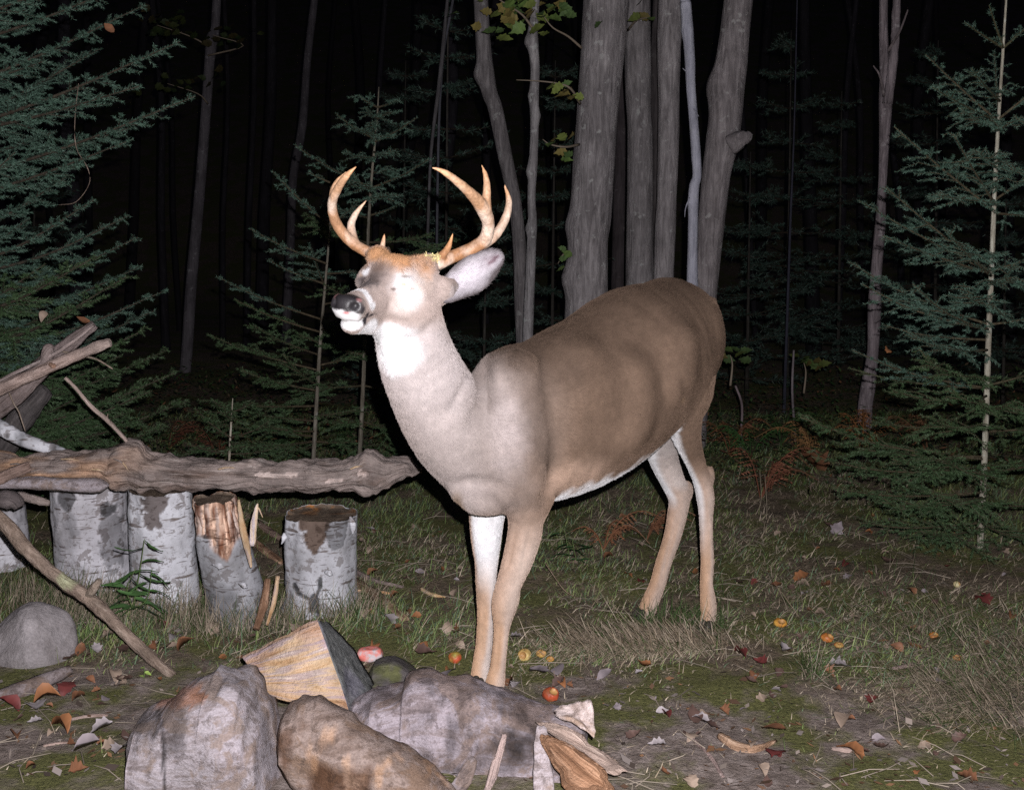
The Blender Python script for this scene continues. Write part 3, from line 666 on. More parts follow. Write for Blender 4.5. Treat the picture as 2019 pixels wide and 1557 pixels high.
        Q = np.vstack([q, (q+nn)[:, ::-1], side]); Cb = np.vstack([C, np.tile(V3((.16, .11, .085)), (nn, 1))])
        return mesh_np('ear', Vb, Q, [em], deer, True, Cb), V, C, q
    e1 = ear([(868, 556), (888, 532), (908, 514), (930, 501), (950, 494), (967, 491), (981, 496), (988, 508)],
        [(874, 598), (892, 596), (915, 588), (938, 580), (957, 568), (972, 550), (983, 530), (988, 513)],
        [2.50, 2.50, 2.51, 2.515, 2.525, 2.535, 2.55, 2.56], [2.45, 2.455, 2.46, 2.475, 2.49, 2.51, 2.535, 2.558], .26)
    ba = hp(-.10, -.055, .03); dr = nrm(-Fh*.9-Uh*.35-Lh*.25); wd = nrm(np.cross(dr, Uh)); wid = [.018, .026, .033, .036, .034, .027, .016, .003]
    ear(None, None, None, None, .3, 1, ([ba+dr*.022*i+Uh*wid[i] for i in range(8)], [ba+dr*.022*i-Uh*wid[i] for i in range(8)]))
    DD['ear'] = e1
    # ---------------- hooves
    hm, nt, b = nt_new('hoof'); v = objvec(nt); nt.links.new(ramp(nt, noise(nt, 60, 4, .6, v), [(.3, (.02, .018, .016)), (.7, (.07, .06, .05))]), b.inputs['Base Color']); b.inputs['Roughness'].default_value = .5
    for (px, py, Y) in ((974, 1362, 2.66), (943, 1356, 2.745), (1394, 1230, 3.145), (1262, 1226, 3.225)):
        a = P(px, py, Y); z0 = float(gz(a[0], a[1]))-.004; lat = L; D = SDF((a[0]-.07, a[1]-.07, z0-.02), (a[0]+.07, a[1]+.07, z0+.09), .003)
        for s in (-1, 1):
            q = [a+lat*s*.009+V3((0, 0, max(.035, .045))), V3((a[0], a[1], z0+.022))+lat*s*.010+H*.008, V3((a[0], a[1], z0+.009))+lat*s*.011+H*.022]
            q[0][2] = z0+.030
            D.tube(q, [.010, .0125, .007], None, lat, .004)
        D.S[:, :, :max(1, int(.02/.003))] = .5
        V, Q = D.mesh(); mesh_np('hoof', V, Q, [hm], deer, True, None)
    # ---------------- short coat of hair
    V, Q, Nv, flow, col = DD['V'], DD['Q'], DD['N'], DD['flow'], DD['col']; rng = np.random.default_rng(3)
    A = V[Q]; area = np.linalg.norm(np.cross(A[:, 2]-A[:, 0], A[:, 3]-A[:, 1]), axis=1)*.5
    cam_ = V3((0, 0, CAM_H)); ctr = A.mean(1); view = nrm(cam_-ctr); face = (Nv[Q].mean(1)*view).sum(1)
    wgt = area*np.where(face > -.2, 1.0, .12); wet = DD['wet'][Q].any(1); wgt[wet] = 0
    n = 260000; fidx = rng.choice(len(Q), n, p=wgt/wgt.sum()); u, v_ = rng.random((2, n, 1))
    bil = lambda X: (X[Q[fidx, 0]]*(1-u)+X[Q[fidx, 1]]*u)*(1-v_)+(X[Q[fidx, 3]]*(1-u)+X[Q[fidx, 2]]*u)*v_
    p = bil(V); nn = nrm(bil(Nv)); c = bil(col); f = bil(flow); f = f+V3((0, 0, -.45))*(1-np.abs(nn[:, 2:3]))*(p[:, 2:3] < 1.0)
    f = nrm(f-nn*(f*nn).sum(1)[:, None]); f = nrm(f+.13*rng.normal(size=f.shape)+.20*np.stack([fbm(p, 14, s, 2) for s in (1, 2, 3)], -1))
    lh = (p-Ee)@HF.T; onhead = (lh[:, 0] > -.13)*(p[:, 2] > .9)*(np.abs(lh[:, 1]) < .13)*(lh[:, 2] > -.13)
    ln = np.where(p[:, 2] < .5, .005, .0085); ln = np.where(onhead, np.clip(.0065-.02*np.clip(lh[:, 0], 0, .2), .003, .0065), ln)
    tuft = (lh[:, 2] > .035)*(lh[:, 0] < .03)*onhead; ln = np.where(tuft, .009, ln); ln = ln*rng.uniform(.7, 1.3, n); ln = ln[:, None]
    lift = np.where(tuft, .5, .09)[:, None]
    p0 = p-nn*.001; p1 = p+f*ln*.5+nn*ln*lift*.6; p2 = p+f*ln+nn*ln*lift*.75
    pts = np.stack([p0, p1, p2], 1)
    eo, eV, eC, eQ = DD['ear']; ne = 5000; ei = rng.integers(0, len(eQ), ne); uu, ww = rng.random((2, ne, 1))
    eb = lambda X: (X[eQ[ei, 0]]*(1-uu)+X[eQ[ei, 1]]*uu)*(1-ww)+(X[eQ[ei, 3]]*(1-uu)+X[eQ[ei, 2]]*uu)*ww
    ep = eb(eV); ec = eb(eC); ed = nrm(P(985, 500, 2.55)-P(880, 575, 2.48)); edr = nrm(ed+.35*rng.normal(size=(ne, 3))+V3((0, -.45, 0))); el = rng.uniform(.004, .009, (ne, 1))
    pts = np.concatenate([pts, np.stack([ep, ep+edr*el*.5, ep+edr*el+ed*el*.2], 1)]); c = np.concatenate([c, ec*.9]); n += ne
    c = np.clip(c*rng.uniform(.86, 1.17, (n, 1)), .004, .95)
    off = V3(deer.location)
    cu = bpy.data.hair_curves.new('fur'); cu.add_curves([3]*n); cu.points.foreach_set('position', (pts-off).astype(np.float32).ravel())
    rad = np.tile([.00030, .00024, .00009], n).astype(np.float32); cu.points.foreach_set('radius', rad)
    at = cu.attributes.new('Col', 'FLOAT_COLOR', 'CURVE'); cc = np.ones((n, 4), np.float32); cc[:, :3] = c; at.data.foreach_set('color', cc.ravel())
    m, nt, b = nt_new('fur'); a = N(nt, 'ShaderNodeAttribute', attribute_name='Col'); nt.links.new(a.outputs['Color'], b.inputs['Base Color']); b.inputs['Roughness'].default_value = .9; b.inputs['Specular IOR Level'].default_value = .03
    cu.materials.append(m); o = bpy.data.objects.new('fur', cu); link(o); o.parent = deer; o['kind'] = 'stuff'
deer_parts()
# ================================================================== wood, stones
def wood_mat(name, stops, sx=3, sy=45, var=.3, bstr=.6, rough=.85, blot=None, dist=.4):
    """grain that runs along the piece: reads the piece's own length / girth coordinates"""
    m, nt, b = nt_new(name); a = N(nt, 'ShaderNodeAttribute', attribute_name='gv'); mp = N(nt, 'ShaderNodeMapping'); mp.inputs['Scale'].default_value = (sx, sy, sy); nt.links.new(a.outputs['Vector'], mp.inputs[0])
    g = noise(nt, 1.0, 6, .65, mp.outputs[0], dist); c = ramp(nt, g, stops); ov = objvec(nt); n2 = noise(nt, 14, 5, .65, ov)
    c = mix(nt, 1, c, ramp(nt, n2, [(.3, (1-var,)*3), (.7, (1+var,)*3)]), 'MULTIPLY')
    if blot: c = mix(nt, ramp(nt, noise(nt, blot[0], 5, .6, ov), [(blot[1], (0, 0, 0)), (blot[1]+.06, (1, 1, 1))]), c, blot[2])
    c = mix(nt, 1, c, vcol(nt), 'MULTIPLY'); nt.links.new(c, b.inputs['Base Color'])
    hm = mix(nt, .4, g, noise(nt, 130, 4, .7, ov)); bump(nt, b, hm, bstr, .018); b.inputs['Roughness'].default_value = rough; return m
GREYW = wood_mat('weathered_wood', [(.30, (.06, .045, .04)), (.40, (.20, .155, .14)), (.50, (.34, .28, .26)), (.58, (.23, .18, .165)), (.66, (.46, .40, .375)), (.76, (.20, .15, .125))], 9, 110, .35, .9)
BROWNW = wood_mat('rotten_wood', [(.25, (.045, .028, .020)), (.42, (.16, .105, .07)), (.56, (.28, .20, .145)), (.7, (.42, .33, .26))], 10, 100, .4, .9)
DARKW = wood_mat('dark_wood', [(.3, (.035, .03, .03)), (.55, (.085, .075, .075)), (.75, (.15, .13, .125))], 10, 110, .3, .9)
SPLITW = wood_mat('split_wood', [(.24, (.14, .08, .045)), (.38, (.44, .27, .14)), (.48, (.56, .41, .27)), (.55, (.40, .31, .29)), (.64, (.62, .52, .44)), (.78, (.26, .17, .12))], 5, 75, .28, .9)
def lichen_mat():
    m, nt, b = nt_new('lichened_log'); ov = objvec(nt, (1, 1, 1)); st = objvec(nt, (.45, 1, 1.2))
    c = ramp(nt, noise(nt, 15, 7, .72, st, .6), [(.28, (.07, .055, .05)), (.42, (.20, .17, .168)), (.52, (.32, .29, .305)), (.62, (.20, .168, .16)), (.74, (.38, .355, .375))])
    c = mix(nt, ramp(nt, noise(nt, 9, 6, .65, ov, 1.2), [(.50, (0, 0, 0)), (.57, (.75, .75, .75))]), c, (.20, .15, .12))
    c = mix(nt, ramp(nt, noise(nt, 38, 5, .7, ov), [(.56, (0, 0, 0)), (.60, (.6, .6, .6))]), c, (.11, .09, .085))
    f = noise(nt, 210, 5, .75, ov); c = mix(nt, 1, c, ramp(nt, f, [(.3, (.68,)*3), (.7, (1.28,)*3)]), 'MULTIPLY'); c = mix(nt, 1, c, vcol(nt), 'MULTIPLY'); nt.links.new(c, b.inputs['Base Color'])
    bump(nt, b, mix(nt, .5, f, noise(nt, 45, 6, .7, ov)), .7, .010); b.inputs['Roughness'].default_value = .85; return m
LICHENW = lichen_mat()
STICKW = wood_mat('bark_stick', [(.3, (.14, .105, .08)), (.55, (.26, .205, .165)), (.75, (.36, .30, .25))], 30, 90, .35, .9)
def gvattr(o, gv):
    a = o.data.attributes.new('gv', 'FLOAT_VECTOR', 'POINT'); a.data.foreach_set('vector', np.asarray(gv, np.float32).ravel()); return o
def loft(polys, name, mats, parent=None, n=24, sub=3, noise_=.006, nsc=18, seed=0, col=(1, 1, 1), grain=.35, colfn=None, smooth=True, capmat=None, round_=0.0, ridge=0.0):
    """polys: (k, m, 3) matching outlines along a piece; gives a closed solid with grain relief along its length and end caps of rings"""
    polys = np.asarray(polys, float); k, m, _ = polys.shape
    # subdivide outlines
    M = m*sub; pp = []
    for P_ in polys:
        nx = np.roll(P_, -1, 0); q = np.stack([P_*(1-s/sub)+nx*s/sub for s in range(sub)], 1).reshape(M, 3)
        if round_: c = q.mean(0); qq = (np.roll(q, 1, 0)+np.roll(q, -1, 0))*.5; q = q*(1-round_)+qq*round_; q = q*(1-round_)+((np.roll(q, 1, 0)+np.roll(q, -1, 0))*.5)*round_
        pp.append(q)
    s = catmull(np.array(pp).reshape(k, -1), max(1, n//(k-1))).reshape(-1, M, 3); ns = len(s)
    ctr = s.mean(1); ln = np.concatenate([[0], np.cumsum(np.linalg.norm(np.diff(ctr, axis=0), axis=1))])
    rel = s-ctr[:, None]; ax = nrm(ctr[-1]-ctr[0]); r = np.linalg.norm(rel, axis=-1, keepdims=True); th = np.arange(M)/M*2*np.pi
    per = np.linalg.norm(np.diff(np.vstack([s[0], s[0][:1]]), axis=0), axis=1).sum()
    gv = np.stack([np.repeat(ln[:, None], M, 1), np.tile(np.cos(th)*per/6.28, (ns, 1)), np.tile(np.sin(th)*per/6.28, (ns, 1))], -1)
    g1 = fbm(gv*V3((.18, 1, 1)), 60, seed+5, 3)[..., None]*grain+fbm(s, nsc, seed, 3)[..., None]
    if ridge: g1 = g1+ridge*(.5-2*np.abs(fbm(s, nsc*.55, seed+31, 2)))[..., None]
    v = s+nrm(rel)*g1*noise_
    verts = v.reshape(-1, 3); G_ = gv.reshape(-1, 3)
    i = np.arange(ns-1)[:, None]*M; j = np.arange(M)[None]; j2 = (j+1) % M
    faces = [np.stack([i+j, i+j2, i+M+j2, i+M+j], -1).reshape(-1, 4)]; midx = [np.zeros(len(faces[0]), int)]
    tris = []; base = len(verts); allv = [verts]; allg = [G_]; qc = []
    for e, sgn in ((0, 1), (ns-1, -1)):
        prev = e*M+np.arange(M)
        for f in (.8, .55, .28):
            ring = ctr[e]+(v[e]-ctr[e])*f+ax*sgn*.002*fbm(v[e]*f, 40, seed+9, 2)[:, None]-ax*sgn*noise_*.6*(1-f)*(-1)
            allv.append(ring); allg.append(np.stack([f*per/6.28*np.cos(th)*.6, f*per/6.28*np.sin(th)*.6, np.full(M, ln[e])], -1)); cur = base+np.arange(M); base += M
            q = np.stack([prev, cur, np.roll(cur, -1), np.roll(prev, -1)], -1); qc.append(q if sgn > 0 else q[:, ::-1]); prev = cur
        allv.append(ctr[e][None]); allg.append(np.array([[0, 0, ln[e]]])); c = base; base += 1
        t = np.stack([prev, np.full(M, c), np.roll(prev, -1)], -1); tris.append(t if sgn > 0 else t[:, ::-1])
    qc = np.vstack(qc); faces[0] = np.vstack([faces[0], qc]); faces.append(np.vstack(tris))
    mi = np.concatenate([midx[0], np.full(len(qc)+len(faces[1]), 0 if capmat is None else 1)])
    verts = np.vstack(allv); G_ = np.vstack(allg)
    C = np.tile(V3(col), (len(verts), 1))
    if colfn is not None: C = colfn(verts, C)
    o = mesh_np(name, verts, faces, mats if isinstance(mats, list) else [mats], parent, smooth, np.clip(C, 0, 2), mi); return gvattr(o, G_)
def ring(c, u, w, ru, rw, m=14, seed=0, irr=.12):
    th = np.arange(m)/m*2*np.pi; rng = np.random.default_rng(seed); k = 1+irr*rng.uniform(-1, 1, m)
    return V3(c)+np.outer(np.cos(th)*ru*k, u)+np.outer(np.sin(th)*rw*k, w)
def stick(rows, name, mat, parent=None, col=(1, 1, 1), seed=0, m=9, bumpy=.12, sub=1, n=None, flat=1.0, colfn=None, taper_end=True, capmat=None):
    """rows: (px,py,Y,radius_m) -> irregular branch"""
    R_ = np.array([list(P(*r[:3]))+[r[3]] for r in rows]); R_ = catmull(R_, 3) if len(R_) > 2 else catmull(R_, 6); T = nrm(np.gradient(R_[:, :3], axis=0))
    up = V3((0, 0, 1)) if abs(T[:, 2]).mean() < .8 else V3((1, 0, 0)); polys = []; rng = np.random.default_rng(seed); irr = 1+bumpy*rng.uniform(-1, 1, m)
    for i in range(len(R_)):
        u = nrm(up-T[i]*(up@T[i])); w = np.cross(T[i], u); th = np.arange(m)/m*2*np.pi; rr = R_[i, 3]*irr*(1+bumpy*.5*rng.uniform(-1, 1))
        polys.append(R_[i, :3]+np.outer(np.cos(th)*rr, u)+np.outer(np.sin(th)*rr*flat, w))
    return loft(polys, name, mat, parent, n=n or 2*len(polys), sub=sub, noise_=R_[:, 3].mean()*.22, nsc=1.2/R_[:, 3].mean(), seed=seed, col=col, colfn=colfn, capmat=capmat)
def edges_log(top, bot, Yc, ry, name, mat, parent=None, seed=0, n=70, m=16, sq=1.0, **k):
    """log lying roughly across the view, from its upper and lower outline"""
    xs = sorted(set([t[0] for t in top]+[b[0] for b in bot])); xs = np.array(xs, float)
    t = np.interp(xs, [a[0] for a in top], [a[1] for a in top]); b = np.interp(xs, [a[0] for a in bot], [a[1] for a in bot]); polys = []
    rng = np.random.default_rng(seed); irr = 1+.10*rng.uniform(-1, 1, m)
    for i, x in enumerate(xs):
        Y = Yc(x) if callable(Yc) else Yc; a, c = P(x, t[i], Y), P(x, b[i], Y); hh = np.linalg.norm(a-c)/2; mid = (a+c)/2; th = np.arange(m)/m*2*np.pi
        w_ = min(ry, hh*1.3+.004); k2 = irr.copy(); k2[np.abs(np.sin(th)) > .9] = 1
        sp_ = lambda q: np.sign(q)*np.abs(q)**sq
        polys.append(mid+np.outer(sp_(np.sin(th))*hh, nrm(a-c))+np.outer(sp_(np.cos(th))*w_*k2, (0, -1, 0)))
    return loft(polys, name, mat, parent, n=n, sub=2, seed=seed, **k)
# ---------------- the bench: a broken log resting on birch stumps
TOPE = [(-420, 905), (-200, 900), (0, 898), (84, 894), (168, 888), (227, 882), (240, 872), (253, 867), (274, 869), (284, 878), (293, 888), (337, 900), (421, 907), (505, 909), (590, 911), (653, 908), (690, 904), (707, 898), (716, 890), (724, 886), (738, 890), (749, 897), (760, 905), (790, 906), (808, 909), (816, 919), (832, 926)]
BOTE = [(-420, 958), (0, 940), (120, 941), (205, 941), (216, 946), (226, 958), (240, 962), (337, 964), (463, 967), (500, 963), (547, 966), (640, 967), (700, 967), (716, 973), (730, 975), (745, 972), (757, 962), (770, 956), (785, 947), (800, 938), (812, 936), (832, 928)]
def benchcol(V, C):
    px, py = pix(V); w = .5+.5*fbm(V*V3((.25, 1, 1)), 30, 7, 3)
    C = C*(1-w[:, None]*.25); left = np.clip((330-px)/200, 0, 1)*np.clip(.3+1.6*fbm(V*V3((.3, 1, 1)), 26, 4, 3), 0, 1); C = C*(1-left[:, None])+V3((1.35, 1.02, .70))*left[:, None]
    dk = np.clip(fbm(V*V3((.2, 1, 1)), 34, 19, 3)*3.0-.45, 0, 1)*.65; C = C*(1-dk[:, None])+V3((.42, .33, .27))*dk[:, None]
    for (x, y, a, b) in ((545, 938, 38, 5), (520, 935, 18, 4), (575, 935, 14, 4), (660, 947, 16, 4), (648, 950, 6, 4), (715, 933, 12, 6)):
        k = (((px-x)/a)**2+((py-y)/b)**2+.5*vnoise(V, 160, 3) < 1)[:, None]; C = np.where(k, V3((2.2, 2.2, 2.3)), C)
    return C
bench = empty('bench_log', P(400, 935, 3.38), 'long splintered grey log lying across the birch stumps like a bench', 'log')
_b = edges_log(TOPE, BOTE, 3.36, .062, 'trunk', GREYW, bench, 3, n=420, m=30, noise_=.011, nsc=26, grain=1.6, ridge=.9, colfn=benchcol)
stick([(252, 872, 3.36, .006), (215, 832, 3.33, .0068), (180, 802, 3.31, .0062), (150, 766, 3.30, .0055), (128, 744, 3.29, .0050)], 'side_stick', GREYW, bench, (1.15, 1.1, 1.05), 5)
stick([(214, 832, 3.33, .003), (212, 822, 3.33, .002), (213, 815, 3.33, .0012)], 'twig', STICKW, bench)
for i, (x, y, dx, dy) in enumerate([(225, 905, 22, 12), (240, 910, 14, 20), (60, 930, 30, -5), (120, 905, 36, 3), (330, 935, 40, 2), (430, 925, 34, -3), (600, 928, 30, 2), (180, 925, 30, 6), (20, 915, 30, 2), (690, 925, 24, -6)]):
    stick([(x, y, 3.298, .0022), (x+dx*.5, y+dy*.5-2, 3.290, .0028), (x+dx, y+dy, 3.30, .0008)], 'splinter', SPLITW if i % 2 else GREYW, bench, (1, 1, 1), i, m=5)
# ---------------- birch stumps
def birch_mat():
    m, nt, b = nt_new('birch_bark'); ov = objvec(nt, (1, 1, 1)); lv = objvec(nt, (9, 9, 60)); l2 = objvec(nt, (22, 22, 150))
    base = ramp(nt, noise(nt, 7, 5, .6, ov), [(.3, (.30, .295, .31)), (.5, (.50, .50, .54)), (.7, (.66, .67, .72))])
    c = mix(nt, ramp(nt, noise(nt, 1, 3, .6, lv), [(.60, (0, 0, 0)), (.66, (1, 1, 1))]), base, (.16, .135, .13))
    c = mix(nt, ramp(nt, noise(nt, 1, 3, .5, l2), [(.63, (0, 0, 0)), (.68, (.8, .8, .8))]), c, (.10, .08, .08))
    c = mix(nt, ramp(nt, noise(nt, 26, 4, .6, ov), [(.56, (0, 0, 0)), (.60, (.75, .75, .75))]), c, (.20, .18, .18)); c = mix(nt, ramp(nt, noise(nt, 90, 4, .7, ov), [(.58, (0, 0, 0)), (.64, (.6, .6, .6))]), c, (.17, .15, .15))
    c = mix(nt, 1, c, vcol(nt), 'MULTIPLY'); nt.links.new(c, b.inputs['Base Color']); bump(nt, b, mix(nt, .5, noise(nt, 40, 5, .7, ov), noise(nt, 1, 3, .6, lv)), .6, .006); b.inputs['Roughness'].default_value = .8; return m
BIRCH = birch_mat()
ENDM = wood_mat('cut_end', [(.25, (.05, .035, .028)), (.5, (.13, .095, .07)), (.7, (.22, .17, .13))], 30, 30, .35)
def stump(px0, px1, pybase, ztop, name, label, seed, topoff=(0, 0), colfn=None, shapefn=None, lean=(0, 0), topcol=None, taper=.97):
    a, b_ = onG(px0, pybase), onG(px1, pybase); r = (b_[0]-a[0])/2; c = (a+b_)/2; c[1] += r; t = empty(name, (c[0], c[1], 0), label, 'stump', 'birch stumps holding up the log')
    nz, na = 90, 150; z = np.linspace(-.03, ztop, nz); th = np.arange(na)/na*2*np.pi
    Zg, T = np.meshgrid(z, th, indexing='ij'); f = np.clip(Zg/ztop, 0, 1); rr = r*(1.03*(1-f)+taper*f)
    dirv = np.stack([np.cos(T), np.sin(T), 0*T], -1); ctr = np.stack([c[0]+lean[0]*f, c[1]+lean[1]*f, Zg], -1); p0 = ctr+dirv*rr[..., None]
    rr = rr*(1+.08*fbm(dirv*1.6+V3((0, 0, 1))*Zg[..., None]*1.5, 1, seed, 2))+.005*fbm(p0, 24, seed, 3); rr = rr+.010*np.exp(-Zg/.03)*(.5+fbm(p0, 12, seed+3, 2))
    V = ctr+dirv*rr[..., None]; C = np.ones_like(V); px, py = pix(V)
    if colfn: C, dr = colfn(V, C, px, py); V = V-dirv*dr[..., None]
    rim = V[-1].copy(); jag = .011*fbm(rim, 34, seed+8, 3); V[-1, :, 2] += jag
    if shapefn: V = shapefn(V, px, py)
    i = np.arange(nz-1)[:, None]*na; j = np.arange(na)[None]; j2 = (j+1) % na; q = np.stack([i+j, i+j2, i+na+j2, i+na+j], -1).reshape(-1, 4)
    gv = np.stack([Zg, np.cos(T)*r, np.sin(T)*r], -1)
    o = mesh_np('bark', V.reshape(-1, 3), q, [BIRCH], t, True, np.clip(C, 0, 2).reshape(-1, 3)); gvattr(o, gv.reshape(-1, 3))
    # sawn top, sunk a little inside the bark
    top = [V[-1]-dirv[-1]*.003]; 
    for k, fr in enumerate((.93, .75, .5, .25)):
        R_ = ctr[-1]+(V[-1]-ctr[-1])*fr; R_[:, 2] = V[-1, :, 2].mean()-.005+.003*fbm(R_, 30, seed+k, 3); top.append(R_)
    top = np.array(top); m_ = len(top); i = np.arange(m_-1)[:, None]*na; q = np.stack([i+j, i+j2, i+na+j2, i+na+j], -1).reshape(-1, 4); cc = top[-1].mean(0)
    v = np.vstack([top.reshape(-1, 3), cc]); tri = np.stack([(m_-1)*na+np.arange(na), (m_-1)*na+(np.arange(na)+1) % na, np.full(na, m_*na)], -1)
    C2 = np.ones((len(v), 3)); 
    if topcol: C2 = topcol(v, C2)
    o2 = mesh_np('sawn_top', v, [q, tri], [ENDM], t, True, np.clip(C2, 0, 3)); gvattr(o2, v-c); return t, c, r
ZB = float(P(300, 968, 3.36)[2])
def patch(px, py, V, x, y, a, b, n=.35, sc=45, seed=3): return np.clip((1-(((px-x)/a)**2+((py-y)/b)**2)+n*fbm(V, sc, seed, 3))*8, 0, 1)
def c1(V, C, px, py):
    k = patch(px, py, V, 222, 1060, 26, 70, .9); k2 = patch(px, py, V, 130, 985, 18, 22, .8); k3 = patch(px, py, V, 215, 1005, 18, 14, .9)
    C = C*V3((1.0, .97, .97)); C = C*(1-k[..., None]*.45); C = C*(1-np.maximum(k2, k3)[..., None]*.68); return C*(1-.35*np.clip(fbm(V, 18, 5, 3)*3-.3, 0, 1)[..., None]), .004*np.maximum(k2, k3)
def c2(V, C, px, py):
    k = patch(px, py, V, 302, 1003, 27, 38, 1.3); C = C*(1.08); C = C*(1-k[..., None]*np.array([.72, .76, .78])); return C, .006*k
def c3(V, C, px, py):
    up = np.clip((1085+14*fbm(V, 30, 5, 2)+22*np.sin(px*.06)-py)/8, 0, 1)[..., None]; st = np.clip(.5+1.6*fbm(V*V3((1, 1, .22)), 75, 6, 4), 0, 1)[..., None]; st2 = (vnoise(V*V3((1, 1, .1)), 60, 9) > .1)[..., None]
    wood = V3((1.25, 1.0, .82))*st+V3((.32, .15, .09))*(1-st); wood = np.where(st2, wood, wood*V3((1.3, 1.15, 1.0)))
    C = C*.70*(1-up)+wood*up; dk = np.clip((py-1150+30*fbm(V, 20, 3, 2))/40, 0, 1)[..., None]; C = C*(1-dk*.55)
    return C, .009*up[..., 0]*(.5+1.0*st[..., 0])+.008*up[..., 0]*fbm(V, 25, 12, 3)
def c4(V, C, px, py):
    k = patch(px, py, V, 622, 1030, 40, 20, .9); k2 = patch(px, py, V, 620, 1058, 22, 30, 1.1); k = np.maximum(k, k2); k5 = patch(px, py, V, 664, 1040, 22, 46, .6)
    C = C*.92; C = C*(1-.55*k5[..., None]); C = C*(1-k[..., None]*np.array([.72, .80, .85]))
    cr = np.zeros_like(px); pts = [(578, 1152), (588, 1170), (607, 1182), (622, 1180), (630, 1158), (632, 1142)]
    pts2 = [(622, 1180), (626, 1200), (630, 1225)]
    for L_ in (pts, pts2):
        for (x0, y0), (x1, y1) in zip(L_[:-1], L_[1:]):
            t = np.clip(((px-x0)*(x1-x0)+(py-y0)*(y1-y0))/((x1-x0)**2+(y1-y0)**2), 0, 1); d = np.hypot(px-x0-t*(x1-x0), py-y0-t*(y1-y0)); w_ = 1.2 if y0 < 1150 else 4.5; cr = np.maximum(cr, np.clip((w_+2*vnoise(V, 60, 4)-d), 0, 1))
    k3 = patch(px, py, V, 618, 1192, 12, 20, .6); cr = np.maximum(cr, k3); C = C*(1-cr[..., None]*.82); C = C*(1-.12*np.clip((px-610)/80, 0, 1)[..., None]); return C, .007*k+.006*cr
def t4(V, C):
    px, py = pix(V); e = np.clip(fbm(V, 35, 3, 3)*3, 0, 1)[:, None]*np.clip((1018-py)/18, 0, 1)[:, None]; C = C*(1-e)+V3((3.0, 1.6, .5))*e; return C
def sh3(V, px, py):
    V = V.copy(); f = np.clip(V[..., 2]/ZB, 0, 1); V[..., 0] -= .050*f**1.2*np.clip((px-440)/80, 0, 1.2); V[..., 0] += .0*f; return V
stump(82, 236, 1168, ZB-.012, 'birch_stump', 'wide birch stump with black flaked bark, second from the left edge', 11, colfn=c1)
stump(243, 371, 1206, ZB-.004, 'birch_stump', 'whitest birch stump, behind the leafy green weed', 12, colfn=c2)
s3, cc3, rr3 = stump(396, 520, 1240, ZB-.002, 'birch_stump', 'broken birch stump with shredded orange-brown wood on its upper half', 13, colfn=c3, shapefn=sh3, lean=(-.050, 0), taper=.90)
s4, cc4, rr4 = stump(556, 688, 1219, float(P(622, 1030, 3.25)[2]), 'birch_stump', 'free standing birch stump with a cracked face and orange lichen on its sawn top', 14, colfn=c4, topcol=t4, lean=(.006, 0), taper=1.02)
stump(-110, 26, 1130, ZB-.05, 'birch_stump', 'bluish birch stump cut off by the left edge of the clearing', 15, colfn=c1)
for i, (rows, mt, cl) in enumerate([
    ([(497, 1076, 3.24, .009), (500, 1035, 3.24, .010), (505, 1005, 3.24, .006), (508, 992, 3.24, .002)], SPLITW, (1.6, 1.75, 2.0)), ([(503, 1010, 3.25, .003), (509, 1001, 3.24, .003), (518, 1020, 3.24, .001)], SPLITW, (1.2, 1.2, 1.2)),
    ([(470, 985, 3.20, .004), (478, 1040, 3.17, .010), (488, 1085, 3.15, .009), (495, 1118, 3.14, .003)], SPLITW, (1.0, 1.0, 1.0))]):
    stick(rows, 'splinter', mt, s3, cl, 40+i, m=8, flat=.35)
if 0: o = stick([(687, 1010, 3.30, .012), (691, 1038, 3.29, .010), (688, 1062, 3.28, .004)], 'bark_curl', BIRCH, s4, (.9, .9, .9), 77, flat=.3)
for st_, x, y, Y, dx, dy in ((s4, 690, 1018, 3.31, 5, 34), (s4, 560, 1050, 3.27, -5, 22), (s4, 640, 1128, 3.22, 16, 5), (s3, 418, 1112, 3.17, 24, 6), (s3, 470, 1150, 3.16, 18, 9)):
    stick([(x, y, Y, .003), (x+dx*.5+2, y+dy*.5, Y-.012, .010), (x+dx, y+dy, Y-.004, .002)], 'bark_curl', BIRCH, st_, (1.1, 1.1, 1.1), int(x), m=7, flat=.25, bumpy=.4)
# ---------------- loose pieces around the bench
def thing_stick(rows, name, mat, label, cat, group=None, **k):
    o = stick(rows, name, mat, None, **k); tag(o, label, cat, group); return o
o = edges_log([(-60, 948), (0, 945), (50, 938), (130, 940), (195, 944), (208, 950), (214, 956)], [(-60, 966), (0, 963), (100, 966), (180, 969), (200, 968), (214, 958)], 3.275, .03, 'branch', LICHENW, None, 9, n=80, noise_=.005, col=(1.15, 1.12, 1.15)); tag(o, 'short pale grey log piece tucked under the left half of the bench log', 'log')
thing_stick([(-30, 958, 3.26, .016), (20, 935, 3.25, .018), (60, 918, 3.27, .013)], 'plank', GREYW, 'brown-grey slab leaning on the left end of the bench log', 'wood', col=(.95, .82, .75), flat=.4, seed=4)
thing_stick([(-20, 985, 3.32, .025), (25, 985, 3.32, .03), (38, 1000, 3.32, .016)], 'wood_chunk', DARKW, 'rounded dark wood chunk at the far left under the bench log', 'wood', col=(1.8, 1.7, 1.7), seed=8, m=12)
thing_stick([(36, 975, 3.38, .012), (70, 985, 3.36, .014), (98, 992, 3.36, .008)], 'wood_chunk', GREYW, 'small split wood piece beside the widest birch stump', 'wood', flat=.6, seed=9)
thing_stick([(-40, 835, 3.42, .027), (40, 768, 3.42, .030), (95, 712, 3.43, .026), (150, 668, 3.44, .021), (187, 640, 3.45, .014)], 'branch', GREYW, 'grey weathered slab with a side stub, uppermost of the crossed branches', 'branch', col=(.62, .60, .62), flat=.5, seed=21)
